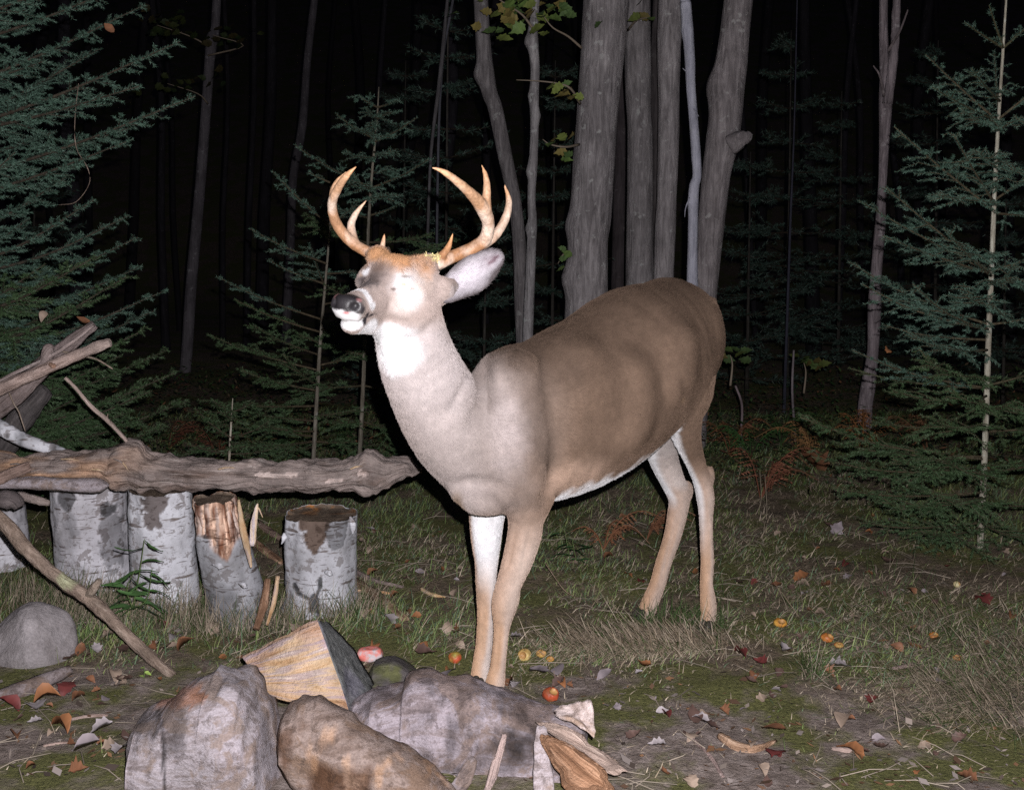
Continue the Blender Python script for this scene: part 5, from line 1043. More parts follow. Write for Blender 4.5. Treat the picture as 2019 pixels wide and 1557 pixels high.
for i, (x, hw) in enumerate(DIM):
    Y = rng.uniform(10, 15); l = rng.uniform(-45, 45); c_ = rng.uniform(.12, .42); wb = rng.uniform(-14, 14)  # random dark tint puts the night's dimness into the bark colour
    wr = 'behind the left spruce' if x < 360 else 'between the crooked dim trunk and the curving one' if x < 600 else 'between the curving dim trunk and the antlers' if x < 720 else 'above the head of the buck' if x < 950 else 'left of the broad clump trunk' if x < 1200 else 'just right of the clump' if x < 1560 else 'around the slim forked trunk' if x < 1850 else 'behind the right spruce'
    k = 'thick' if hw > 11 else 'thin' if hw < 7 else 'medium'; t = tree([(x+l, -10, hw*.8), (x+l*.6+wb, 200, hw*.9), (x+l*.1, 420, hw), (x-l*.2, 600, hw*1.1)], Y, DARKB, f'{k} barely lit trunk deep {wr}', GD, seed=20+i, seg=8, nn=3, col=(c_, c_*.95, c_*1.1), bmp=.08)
# ---------------- spruces
def needles(segs, rad, per_m, nl, nw, c0, c1, rng, ang=.85, flat=.8):
    """segs: (n,2,3) twig segments -> needle triangles around them"""
    a, b_ = segs[:, 0], segs[:, 1]; L_ = np.linalg.norm(b_-a, axis=1); cnt = np.maximum(1, rng.poisson(L_*per_m)); idx = np.repeat(np.arange(len(segs)), cnt); n = len(idx)
    t = rng.random((n, 1)); p = a[idx]*(1-t)+b_[idx]*t; T = nrm(b_-a)[idx]; side = np.cross(T, (0, 0, 1)); side = nrm(side+1e-4); up = np.cross(side, T)
    ph = rng.uniform(0, 2*np.pi, n); cs, sn = np.cos(ph), np.sin(ph)*flat; r = nrm(side*cs[:, None]+up*sn[:, None])
    d = nrm(T*np.cos(ang)+r*np.sin(ang)+.08*rng.normal(size=(n, 3))); l = nl*rng.uniform(.7, 1.2, (n, 1)); w_ = nrm(np.cross(d, rng.normal(size=(n, 3))))*nw*.5
    V = np.stack([p-w_, p+w_, p+d*l], 1).reshape(-1, 3); t_ = rng.random((n, 1)); c = (V3(c0)*(1-t_)+V3(c1)*t_)*rng.uniform(.6, 1.25, (n, 1))
    return V, np.arange(n*3).reshape(-1, 3), np.repeat(c, 3, 0), t
def bough(g, a, tip, rng, wmax=.30, tw=.05, per_m=420, nl=.015, nw=.0016, c0=(.035, .07, .045), c1=(.08, .15, .125), sag=.05, lvl2=True, rad=.008, bc=(.24, .20, .16), bare_=.12, sp=.045):
    """a spruce bough from the stem a to the tip: axis, side twigs in a drooping plane, needles on all of them"""
    a, tip = V3(a), V3(tip); L_ = np.linalg.norm(tip-a); mid1 = a*.67+tip*.33+V3((0, 0, -sag*L_*.8)); mid2 = a*.33+tip*.67+V3((0, 0, -sag*L_)); ax = catmull(np.array([a, mid1, mid2, tip]), 5)
    n = len(ax); rr = np.linspace(rad, .0015, n); v, f = tube_geo(ax, rr, 6, .05, 30); g.add(v, f, 1, V3(bc))
    T = nrm(np.gradient(ax, axis=0)); cum = np.concatenate([[0], np.cumsum(np.linalg.norm(np.diff(ax, axis=0), axis=1))]); tot = cum[-1]
    segs = []; k = max(3, int(tot/sp)); s0 = bare_
    for i in range(k):
        u = s0+(1-s0)*(i+.5*rng.random())/k
        if u > .99: continue
        p = np.array([np.interp(u*tot, cum, ax[:, j]) for j in range(3)]); t = nrm(np.array([np.interp(u*tot, cum, T[:, j]) for j in range(3)])); s = nrm(np.cross(t, (0, 0, 1)))
        for sd in (-1, 1):
            if rng.random() < .24: continue
            ln = wmax*min(1, (1-u)*1.5+.18)*min(1, .45+u*1.4)*rng.uniform(.45, 1.15); an = rng.uniform(.75, 1.05)
            d = nrm(t*math.cos(an)+s*sd*math.sin(an)+V3((0, 0, rng.uniform(-.38, .28)))); e = p+d*ln+V3((0, 0, -.08*ln)); m_ = p+d*ln*.5+V3((0, 0, rng.uniform(-.01, .02)))
            segs += [(p, m_), (m_, e)]; v, f = tube_geo(np.array([p, m_, e]), [.0024, .0017, .0008], 4, 0, cap=False); g.add(v, f, 1, V3(bc)*.8)
            if lvl2 and ln > .07:
                for q in range(int(ln/.07)):
                    uu = (q+1)/(int(ln/.07)+1); pp = p*(1-uu)+e*uu
                    for s2 in (-1, 1):
                        l2 = ln*.42*(1-uu*.55)*rng.uniform(.7, 1.1); sx = nrm(np.cross(d, (0, 0, 1))); d2 = nrm(d*.75+sx*s2*.65+V3((0, 0, rng.uniform(-.25, .2)))); segs.append((pp, pp+d2*l2))
    for i in range(int(n*s0), n-1): segs.append((ax[i], ax[i+1]))
    S_ = np.array(segs); V_, F_, C_, _ = needles(S_, rad, per_m, nl, nw, c0, c1, rng); g.add(V_, F_, 0, C_)
class Spruce:
    def __init__(s, stem, Y, label, group=None, name='spruce', seed=0, col=(1, 1, 1), nn=3):
        b = P(stem[-1][0], stem[-1][1], Y); s.t = empty(name, (b[0], b[1], 0), label, 'tree', group); s.Y = Y; s.stem = stem; s.rng = np.random.default_rng(seed)
        trunk(stem, Y, SPRB, 'trunk', s.t, seed=seed, nn=nn, seg=10, col=col, bmp=.08, ext=stem[0][1] < 5)
    def at(s, py, dy=0):
        x = np.interp(py, [r[1] for r in s.stem], [r[0] for r in s.stem]); return P(x, py, s.Y)
    def b(s, py, tx, ty, dY=-.2, **k):
        g = Geo(); a = s.at(py); bough(g, a, P(tx, ty, s.Y+dY), s.rng, **k); g.build('bough', [NEED, SPRB], s.t)
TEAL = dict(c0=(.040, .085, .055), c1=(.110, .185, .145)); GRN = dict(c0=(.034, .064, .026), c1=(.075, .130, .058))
# left spruce: its stem stands outside the picture, its boughs reach in
L1 = Spruce([(-330, -60, 16), (-320, 400, 24), (-310, 900, 32)], 3.9, 'large blue-green spruce filling the left edge with its boughs', seed=3)
for (py, tx, ty, dY, w_) in [(330, 355, 82, -.2, .20), (160, 250, -30, .0, .20), (110, 140, -40, -.3, .22), (260, 285, 10, .1, .20), (300, 275, 170, -.35, .22), (420, 385, 190, -.15, .20), (400, 268, 248, .15, .22), (350, 200, 95, .3, .24), (450, 262, 275, -.3, .2), (520, 130, 350, .1, .26),
        (230, 90, 120, -.1, .25), (380, 110, 260, .3, .25), (560, 255, 425, .1, .22), (560, 185, 395, -.2, .18), (600, 272, 468, .0, .22), (640, 190, 505, -.3, .25), (640, 280, 525, .15, .22), (690, 328, 572, .05, .22), (720, 250, 545, -.2, .25), (740, 306, 612, .25, .25), (700, 160, 590, .3, .28), (780, 282, 652, -.1, .28), (760, 200, 640, .2, .28),
        (820, 330, 690, .2, .25), (830, 240, 700, .0, .28), (860, 345, 735, .1, .26), (880, 300, 770, -.05, .28), (890, 372, 790, .25, .28), (900, 260, 810, .1, .28), (930, 330, 840, .3, .28), (900, 200, 760, .35, .3), (940, 180, 850, .2, .3), (600, 60, 430, .3, .28), (500, 30, 300, -.3, .25), (680, 90, 520, -.1, .28), (820, 120, 680, .1, .3), (930, 420, 880, .5, .26), (870, 90, 780, .4, .3)]:
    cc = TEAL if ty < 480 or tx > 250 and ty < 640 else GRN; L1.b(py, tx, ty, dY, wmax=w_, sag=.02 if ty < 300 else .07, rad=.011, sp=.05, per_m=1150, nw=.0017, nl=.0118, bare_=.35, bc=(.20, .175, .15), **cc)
# middle pair
M1 = Spruce([(747, 172, 1), (743, 240, 1.8), (732, 360, 2.6), (725, 481, 3.2), (719, 686, 3.8), (714, 800, 4.2), (709, 900, 4.6)], 4.75, 'middle spruce, its pointed top rising behind the far antler', seed=5, col=(.55, .55, .50))
for (py, tx, ty, dY, w_) in [(212, 712, 193, -.05, .12), (212, 782, 198, -.02, .12), (235, 722, 212, -.2, .12), (235, 768, 218, -.1, .12), (250, 735, 240, -.3, .12), (275, 662, 224, -.15, .15), (280, 822, 232, -.1, .14), (262, 700, 250, -.3, .12), (270, 765, 265, -.3, .12), (310, 685, 300, -.35, .13), (300, 775, 300, -.4, .12), (370, 581, 286, -.2, .16), (371, 845, 315, -.15, .16), (372, 700, 350, -.5, .18), (380, 770, 385, -.45, .16), (340, 760, 330, .3, .16),
        (425, 790, 402, .1, .14), (430, 640, 395, .3, .16), (480, 600, 420, .3, .2), (478, 850, 462, .3, .22), (520, 900, 470, .4, .22), (500, 815, 520, -.2, .2), (560, 850, 560, -.1, .22), (600, 640, 560, -.2, .22), (610, 860, 610, .2, .24), (640, 790, 660, -.3, .22), (700, 590, 660, -.1, .25), (700, 830, 700, -.3, .22), (760, 820, 770, .1, .26), (760, 600, 760, .1, .25), (830, 800, 850, .1, .28), (830, 640, 830, -.2, .25), (870, 740, 900, .3, .28)]:
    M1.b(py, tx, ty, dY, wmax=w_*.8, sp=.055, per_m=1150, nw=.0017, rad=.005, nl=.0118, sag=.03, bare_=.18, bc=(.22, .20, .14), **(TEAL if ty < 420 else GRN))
M2 = Spruce([(651, 430, 1.0), (649, 470, 1.8), (633, 656, 3.2), (625, 780, 3.8), (618, 905, 4.4)], 4.6, 'spruce just left of the muzzle, with long level boughs to the left', seed=6, col=(.62, .62, .58))
for (py, tx, ty, dY, w_) in [(360, 610, 340, 0, .10), (370, 700, 350, .1, .1), (445, 537, 337, -.1, .17), (440, 705, 400, .2, .15), (520, 492, 450, -.15, .18), (540, 760, 520, .3, .2), (560, 527, 512, .1, .16), (565, 610, 480, .3, .2), (630, 427, 545, -.1, .2), (600, 740, 570, .2, .2), (655, 462, 590, -.2, .2), (650, 720, 630, -.3, .2), (730, 408, 658, -.1, .22), (700, 500, 640, .3, .24), (720, 730, 690, .1, .22), (770, 475, 730, -.15, .24), (760, 560, 700, -.4, .22), (800, 390, 788, -.05, .22),
        (830, 450, 800, .2, .25), (820, 720, 800, .2, .26), (850, 520, 840, -.2, .25), (860, 395, 822, .2, .24), (870, 700, 870, .0, .26), (880, 560, 880, .3, .26), (790, 600, 760, .4, .25), (870, 450, 870, .4, .25)]:
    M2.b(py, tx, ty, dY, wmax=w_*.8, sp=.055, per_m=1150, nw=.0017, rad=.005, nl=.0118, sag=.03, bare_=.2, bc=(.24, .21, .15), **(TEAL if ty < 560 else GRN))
M3 = Spruce([(459, 785, .8), (456, 830, 1.8), (452, 905, 2.4)], 4.3, 'little spruce standing behind the left part of the bench log', seed=7, col=(1.5, 1.5, 1.4))
for (py, tx, ty, dY, w_) in [(812, 420, 790, -.1, .09), (812, 500, 792, 0, .09), (830, 440, 800, -.2, .09), (862, 385, 805, -.1, .12), (862, 530, 830, -.1, .12), (895, 360, 870, 0, .14), (895, 550, 880, .1, .14), (870, 470, 880, -.3, .1)]: M3.b(py, tx, ty, dY, wmax=w_, sp=.045, per_m=600, nw=.002, rad=.004, nl=.017, **GRN)
# right spruce
R1_ = Spruce([(1985, -20, 2), (1978, 95, 2.6), (1968, 250, 3.4), (1960, 400, 4.4), (1955, 535, 5), (1950, 640, 5.5), (1946, 760, 5.8), (1941, 905, 6), (1936, 1000, 6.5), (1932, 1092, 6.5)], 3.95, 'tall young spruce with a bright pale stem at the right edge', seed=8, col=(1.3, 1.35, 1.25), nn=5)
for (py, tx, ty, dY, w_) in [(95, 1950, 10, -.05, .05), (95, 1902, 45, -.1, .06), (95, 2050, 30, 0, .08), (240, 1825, 108, -.15, .13), (240, 1838, 172, -.35, .10), (235, 2070, 150, -.1, .14), (200, 1915, 135, -.3, .10), (255, 1895, 215, -.4, .12), (230, 1960, 100, .3, .12), (245, 2010, 235, -.5, .12), (415, 1763, 250, -.15, .16), (400, 1880, 265, -.4, .15), (395, 2080, 310, -.1, .18), (395, 1850, 385, -.5, .14), (330, 1930, 300, -.4, .14), (360, 2010, 330, -.4, .14), (420, 2120, 430, .1, .2),
        (538, 1745, 368, -.15, .18), (538, 1692, 395, .05, .18), (545, 1860, 450, -.5, .16), (540, 1740, 465, -.3, .15), (535, 2110, 480, -.1, .2), (560, 2000, 520, -.5, .15), (600, 1900, 560, -.55, .15), (640, 1672, 515, .1, .17), (650, 1700, 560, -.2, .17), (650, 1800, 560, -.45, .17), (640, 2120, 600, -.1, .2), (670, 1740, 640, .2, .18), (690, 1780, 650, -.5, .18),
        (765, 1680, 690, -.1, .17), (765, 1672, 725, .2, .14), (745, 1820, 700, -.5, .18), (760, 2120, 700, -.1, .22), (790, 1760, 770, -.2, .2), (780, 1880, 770, -.6, .18), (800, 2000, 790, -.5, .2), (840, 1720, 830, .1, .2), (840, 1830, 820, -.5, .2), (850, 2090, 830, -.2, .24),
        (905, 1578, 822, -.2, .2), (900, 1640, 870, .1, .2), (930, 1600, 900, -.1, .2), (920, 1760, 905, -.4, .22), (930, 1850, 890, -.5, .22), (930, 2080, 900, -.3, .24), (970, 1640, 960, -.1, .22), (980, 1740, 990, -.4, .22), (980, 1860, 980, -.5, .22), (990, 2060, 990, -.3, .24), (1030, 1700, 1030, -.1, .22), (1040, 1820, 1050, -.3, .22), (1030, 2020, 1060, -.3, .22)]:
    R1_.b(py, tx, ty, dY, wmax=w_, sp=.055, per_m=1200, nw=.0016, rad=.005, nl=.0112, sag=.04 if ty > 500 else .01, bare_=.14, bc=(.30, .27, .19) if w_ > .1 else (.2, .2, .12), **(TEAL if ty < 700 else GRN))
# dim spruces further back, whole trees, dimness added to their tints
GS = 'dim spruces standing further back in the dark'
def backspruce(px, ytop, Y, label, seed, dens=1.0, spread=.22, stemw=3, c=1.0, ybot=None):
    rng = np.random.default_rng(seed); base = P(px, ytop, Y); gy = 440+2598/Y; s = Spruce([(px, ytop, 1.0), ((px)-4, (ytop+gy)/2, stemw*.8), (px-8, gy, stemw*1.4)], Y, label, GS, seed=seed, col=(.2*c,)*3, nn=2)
    Hh = P(px, ytop, Y)[2]; g = Geo(); z = Hh-.1
    while z > .15:
        L_ = min(1.5, .12+spread*(Hh-z)); k = 5
        for i in range(k):
            a_ = rng.uniform(0, 2*np.pi); a = V3((base[0]-.004*(Hh-z), Y, z)); tip = a+V3((math.cos(a_)*L_, math.sin(a_)*L_, L_*rng.uniform(-.1, .25)+.03)); bough(g, a, tip, rng, wmax=.22*min(1, L_+.3), per_m=230*dens, nl=.028, nw=.0050, lvl2=True, sp=.12, rad=.005, c0=(.030*c, .055*c, .038*c), c1=(.060*c, .105*c, .085*c), bc=(.12, .10, .08))
        z -= rng.uniform(.14, .22)+.02*(Hh-z)
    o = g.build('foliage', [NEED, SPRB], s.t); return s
backspruce(885, -160, 6.9, 'tall dim spruce behind the near antler', 31, c=.9)
backspruce(800, 120, 7.6, 'dim spruce between the two antlers', 33, c=.7)
backspruce(1095, 120, 7.0, 'dim spruce seen in the gap between knobbly and broad trunks', 34, c=.8)
backspruce(1560, 60, 7.6, 'dim spruce to the right of the clump', 35, c=.75, spread=.26)
backspruce(1660, 180, 8.4, 'dark spruce left of the slim forked trunk', 36, c=.8, spread=.28)
backspruce(1480, 300, 7.2, 'dim spruce whose boughs touch the rightmost clump trunk', 37, c=.7)
backspruce(1850, 80, 7.8, 'dark spruce behind the tall young one', 38, c=.75, spread=.28)
backspruce(70, 250, 7.0, 'dark spruce behind the left edge boughs', 39, c=.7)
backspruce(960, 380, 6.3, 'low dim spruce behind the neck', 40, c=.8)
backspruce(1985, 300, 6.6, 'dark spruce at the far right behind the pale stem', 41, c=.7)
# thin saplings
for i, (rows, Y, mt, lb, cl) in enumerate([([(1572, -10, 1.2), (1566, 250, 1.6), (1558, 450, 2.5), (1550, 690, 3)], 6.9, PALEB, 'thin pale sapling stem between the clump and the forked trunk', (.10, .10, .12)),
    ([(884, -20, 3), (868, 150, 4), (850, 300, 3), (843, 480, 3), (840, 620, 3.5)], 6.4, DARKB, 'thin crooked sapling rising between the antlers', (1.2, 1.2, 1.2)),
    ([(893, 0, 2.5), (873, 120, 2.5), (864, 300, 2.5), (860, 620, 3)], 6.5, PALEB, 'thin straight pale sapling between the antlers', (.22, .22, .22)),
    ([(1565, 690, 2), (1562, 770, 2.5), (1568, 860, 2.5)], 6.0, DARKB, 'thin bare sapling left of the forked trunk base', (2.2, 2, 2)),
    ([(1450, 760, 2), (1463, 800, 2.5), (1460, 870, 2.5)], 5.7, DARKB, 'thin bent bare stem right of the buck rump', (2.4, 2, 2))]):
    tree(rows, Y, mt, lb, None, name='sapling', seed=60+i, seg=7, col=cl, ext=rows[0][1] < 5)
q = stick([(155, 165, 3.7, .0012), (148, 230, 3.7, .0012), (150, 290, 3.7, .0012), (172, 330, 3.7, .0011), (176, 362, 3.7, .001), (150, 398, 3.7, .0009), (116, 404, 3.7, .0006)], 'hanging_twig', STICKW, L1.t, (.9, .85, .85), 4, m=6)
# ================================================================== leaves, plants, apples
def leaf_shape(kind, rng, curl=.25):
    """outline of a small leaf lying in its own plane, about one unit long, folded along the midrib and curled"""
    if kind == 'maple': pr = [(0, 0, .0), (.08, .08, 0), (.14, .28, 0), (.27, .25, 0), (.40, .42, 0), (.50, .27, 0), (.66, .27, 0), (.76, .13, 0), (1, 0, 0)]
    elif kind == 'lance': pr = [(0, 0, 0), (.15, .07, 0), (.35, .11, 0), (.6, .09, 0), (.85, .04, 0), (1, 0, 0)]
    else: pr = [(0, 0, 0), (.1, .16, 0), (.3, .28, 0), (.5, .30, 0), (.72, .2, 0), (.9, .07, 0), (1, 0, 0)]
    pr = [(a, b) for a, b, _ in pr]; up = [(a, b*rng.uniform(.85, 1.1)) for a, b in pr]; dn = [(a, -b*rng.uniform(.85, 1.1)) for a, b in pr]; n = len(pr)
    mid = [(a, 0) for a, b in pr]; V = []
    f = rng.uniform(.1, .9)*curl*2; c1_, c2_ = rng.uniform(-1, 1)*curl*1.5, rng.uniform(-1, 1)*curl
    for row in (up, mid, dn):
        for a, b in row: V.append((a-.5, b, abs(b)*f+c1_*(a-.5)**2+c2_*(a-.5)*b*2+.03*rng.uniform(-1, 1)))
    q = [];
    for r in (0, 1):
        for i in range(n-1): q.append((r*n+i, r*n+i+1, (r+1)*n+i+1, (r+1)*n+i))
    return np.array(V), np.array(q)
def leaf_mesh(name, kind, col, rng, curl=.25, mat=None):
    V, q = leaf_shape(kind, rng, curl); nv = len(V); V2 = np.vstack([V, V-V3((0, 0, .012))]); q2 = np.vstack([q[:, ::-1], q+nv])
    C = np.array([np.array(col)*rng.uniform(.7, 1.2) for _ in range(nv)]); C = np.vstack([C, C*.9]); me = mesh_np(name, V2, q2, [mat or LEAFM], None, True, np.clip(C, 0, 1)); d = me.data; bpy.data.objects.remove(me); return d
rngl = random.Random(77)
KINDS = [('rust brown', (.19, .085, .045), 'curled'), ('deep red', (.13, .030, .028), 'curled'), ('orange', (.27, .115, .05), 'crumpled'), ('pale grey', (.34, .30, .31), 'flat'), ('tan', (.30, .225, .175), 'curled'), ('dark brown', (.10, .06, .05), 'curled'), ('mauve grey', (.25, .21, .225), 'folded')]
LM = {k[0]: [leaf_mesh('leaf', random.choice(['maple', 'oval', 'maple']), k[1], rngl, .75) for _ in range(4)] for k in KINDS}
def put_leaf(p, kind, size, label, group, tilt=.5, rz=None, mesh=None, name='fallen_leaf', scale3=None):
    o = bpy.data.objects.new(name, mesh or rngl.choice(LM[kind])); link(o); o.location = [float(c) for c in p]
    o.rotation_euler = (rngl.uniform(-tilt, tilt), rngl.uniform(-tilt, tilt), rngl.uniform(0, 6.28) if rz is None else rz); o.scale = (size,)*3 if scale3 is None else scale3
    return tag(o, label, 'leaf', group)
FG = 'fallen autumn leaves scattered over the ground'
SP = [(770, 1233, 'pale grey', .050, 'pale grey leaf standing upright in the grass right of the cracked birch stump', 1.2), (820, 1222, 'orange', .028, 'small orange leaf in the grass left of the forelegs', .8), (835, 1285, 'orange', .032, 'orange leaf lying just left of the red and green apple', .6), (805, 1215, 'rust brown', .025, 'rust leaf beside the small orange one left of the forelegs', .6),
      (882, 1247, 'tan', .04, 'tan leaf leaning in the grass directly left of the forelegs', .9), (1200, 935+170, 'rust brown', .035, 'rust leaf in the grass under the belly', .5), (1240, 1140, 'orange', .03, 'orange leaf in the grass between fore and hind legs', .5), (1370, 1140, 'orange', .035, 'orange leaf between the two hind legs', .6),
      (1580, 1145, 'orange', .055, 'large orange-brown leaf in the grass right of the hind legs', .5), (1530, 1165, 'rust brown', .05, 'rusty leaf right of the hind hooves, next to the large orange one', .5), (1650, 1052, 'mauve grey', .06, 'mauve grey leaf standing up in the grass in front of the right spruce', 1.0), (1935, 1188, 'deep red', .06, 'dark red leaf in the grass below the pale spruce stem', .7),
      (1748, 1117, 'dark brown', .045, 'dark brown leaf in the grass left of the spruce stem', .7), (1665, 1120, 'deep red', .035, 'small red leaf behind the dark brown one at the right', .7), (1655, 1325, 'pale grey', .05, 'pale grey leaf on the moss at the right front', .4), (1545, 1295, 'pale grey', .045, 'pale leaf on the moss right of the dry tussock', .4), (1460, 1298, 'deep red', .045, 'dark red leaf right of the dry tussock', .4),
      (1498, 1316, 'deep red', .038, 'small red leaf with a white edge right of the dry tussock', .4), (1270, 1322, 'orange', .03, 'orange scrap at the foot of the dry tussock', .4), (1190, 1340, 'mauve grey', .04, 'mauve leaf on the dark soil behind the torn log bark', .5), (1260, 1335, 'pale grey', .02, 'tiny pale chip beside the orange scrap', .3), (1295, 1480, 'pale grey', .035, 'pale greenish leaf on the front dirt', .1),
      (1385, 1430, 'pale grey', .04, 'pale scrap beside the dark brown leaves on the front dirt', .5), (1370, 1425, 'dark brown', .05, 'dark brown leaf pair on the front dirt', .6), (1400, 1440, 'dark brown', .04, 'smaller dark brown leaf next to the pale scrap', .6), (1525, 1450, 'rust brown', .055, 'rust red leaf lying over the curved bark strip', .6), (1530, 1495, 'deep red', .05, 'bright red leaf near the bottom edge at the right', .7),
      (1680, 1490, 'orange', .055, 'orange-pink crumpled leaf at the bottom right', .7), (1665, 1432, 'tan', .05, 'tan maple leaf on the dirt at the right front', .3), (1480, 1478, 'tan', .03, 'tan leaf at the end of the curved bark strip', .4), (90, 1385, 'orange', .055, 'orange leaf on the moss in front of the left rock', .4), (130, 1368, 'deep red', .05, 'red leaf on the moss right of the half buried branch', .6),
      (20, 1400, 'deep red', .05, 'dark red leaf near the left edge', .6), (75, 1405, 'pale grey', .05, 'pale grey leaf beside the orange one at the left', .3), (120, 1440, 'orange', .05, 'orange and cream crumpled leaf on the left front dirt', .5), (200, 1450, 'pale grey', .05, 'pale grey torn leaf on the left front dirt', .2), (235, 1493, 'pale grey', .04, 'small pale leaf close to the largest log chunk', .3),
      (170, 1485, 'mauve grey', .05, 'large mauve grey leaf on the left front dirt', .3), (70, 1434, 'pale grey', .03, 'white chip on the left front dirt', .3), (35, 1462, 'rust brown', .035, 'small rust leaf near the left front corner', .4), (225, 1480, 'tan', .04, 'tan leaf above the small pale one by the chunk', .4), (250, 1295, 'dark brown', .05, 'dark brown leaf hanging against the long branch', 1.2), (305, 1285, 'rust brown', .03, 'rust red leaf right of the long brown branch', .8),
      (160, 1295, 'rust brown', .04, 'rust leaf in the dead grass right of the left rock', .7), (190, 1288, 'pale grey', .035, 'pale scrap in the dead grass right of the left rock', .5), (345, 1268, 'pale grey', .045, 'pale grey curled leaf in the dry grass between rock and split block', .6), (365, 1280, 'rust brown', .045, 'brown leaf under the pale curled one', .5), (228, 1340, 'tan', .05, 'tan clump on the moss left of the branch tip', .5), (240, 1348, 'tan', .03, 'tan chip next to the clump on the moss', .3),
      (315, 1350, 'orange', .02, 'tiny orange chip by the end of the long branch', .3), (420, 1245, 'tan', .05, 'tan leaf at the foot of the broken stump', .8), (590, 1250, 'tan', .05, 'tan leaf in front of the cracked stump', .8), (880, 1340, 'mauve grey', .05, 'mauve leaf behind the thick log left of the forefeet', .5), (840, 1300, 'dark brown', .05, 'dark leaf between the mineral lick and the apple', .4), (1060, 1335, 'mauve grey', .06, 'mauve leaf on the dark soil right of the forefeet', .5),
      (1020, 1265, 'pale grey', .035, 'white scrap in front of the yellow eaten apple', .3), (1100, 1330, 'mauve grey', .05, 'torn grey leaf on the dark soil below the eaten apples', .5), (1015, 1362, 'pale grey', .03, 'glinting white scrap right of the forefeet', .2), (1600, 925, 'rust brown', .13, 'big rusty dead leaf among the lowest boughs of the right spruce', .8), (1700, 880, 'rust brown', .1, 'rusty dead leaf under the forked trunk', .8)]
for (x, y, k, s, lb, ti) in SP: p = onG(x, y, .012+s*.15); put_leaf(p, k, s*1.25, lb, FG, ti)
AR = [('in the short grass behind the belly', 1100, 1300, 1010, 1200), ('in the grass far right of the hind legs', 1500, 2010, 1010, 1140), ('in the grass at the right, in front of the spruce', 1450, 2010, 1140, 1290), ('on the mossy dirt at the right front', 1200, 2010, 1300, 1550), ('on the dirt at the left front', 5, 250, 1340, 1550), ('in the dry grass in front of the stumps', 110, 520, 1230, 1310), ('in the grass between bench log and forelegs', 700, 920, 1010, 1280), ('on the dark soil around the forefeet', 860, 1180, 1290, 1370)]
CNT = [14, 24, 34, 44, 16, 20, 26, 14]
for (wh_, x0, x1, y0, y1), cnt in zip(AR, CNT):
    for i in range(cnt):
        k = rngl.choices([k[0] for k in KINDS], [6, 2, 2, 2, 5, 8, 3])[0]; st = dict((a, c) for a, b, c in KINDS)[k]
        p = onG(rngl.uniform(x0, x1), rngl.uniform(y0, y1), .008); put_leaf(p, k, rngl.uniform(.018, .048), f'{k} {st} leaf lying {wh_}', FG+' '+wh_, .6)
# small litter nobody could count
def litter():
    rng = np.random.default_rng(5); n = 5200; y = 2.2+rng.random(n)**1.3*3.8; x = rng.uniform(-1, 1, n)*.6*y; b = bare(x, y); kp = rng.random(n) < .25+.75*b; x, y = x[kp], y[kp]; n = len(x); p = np.stack([x, y, gz(x, y)+.004+rng.uniform(0, .012, n)], -1)
    V = []; Fq = []; C = []
    for i in range(n):
        s = rng.gamma(3, .0022)+.002; a = rng.uniform(0, 6.28); u = V3((math.cos(a), math.sin(a), rng.uniform(-.4, .4)))*s; w_ = V3((-math.sin(a), math.cos(a), rng.uniform(-.4, .4)))*s*rng.uniform(.1, .7)
        V += [p[i]-u, p[i]+w_, p[i]+u, p[i]-w_]; Fq.append([4*i, 4*i+1, 4*i+2, 4*i+3]); c = [V3((.28, .23, .20)), V3((.12, .07, .045)), V3((.26, .22, .205)), V3((.20, .11, .06)), V3((.08, .06, .05))][rng.integers(5)]*rng.uniform(.6, 1.2); C += [c]*4
    o = mesh_np('leaf_litter', V, np.array(Fq), [LEAFM], None, False, np.array(C)); tag(o, 'small crumbs of leaves, bark and chips strewn on the bare soil', 'leaf litter', None, 'stuff')
    # fine dead twigs and straws lying flat
    g = Geo(); 
    for i in range(420):
        x_, y_ = rng.uniform(-1.3, 1.5), 2.2+rng.random()**1.2*2.2; a = rng.uniform(0, 3.14); l = rng.uniform(.02, .09); d = V3((math.cos(a), math.sin(a), 0))*l; c = V3((x_, y_, 0)); m_ = c+V3((rng.normal()*.01, rng.normal()*.01, 0)); q = np.array([c-d, m_, c+d]); q[:, 2] = gz(q[:, 0], q[:, 1])+.006+np.array([0, .008, 0]); v, f = tube_geo(q, [.0012, .0014, .0007], 4, cap=False); g.add(v, f, 0, V3((.30, .25, .20))*rng.uniform(.4, 1.2))
    tag(g.build('twig_litter', [LEAFM]), 'thin dead twigs and straws lying flat on the soil', 'twigs', None, 'stuff')
litter()
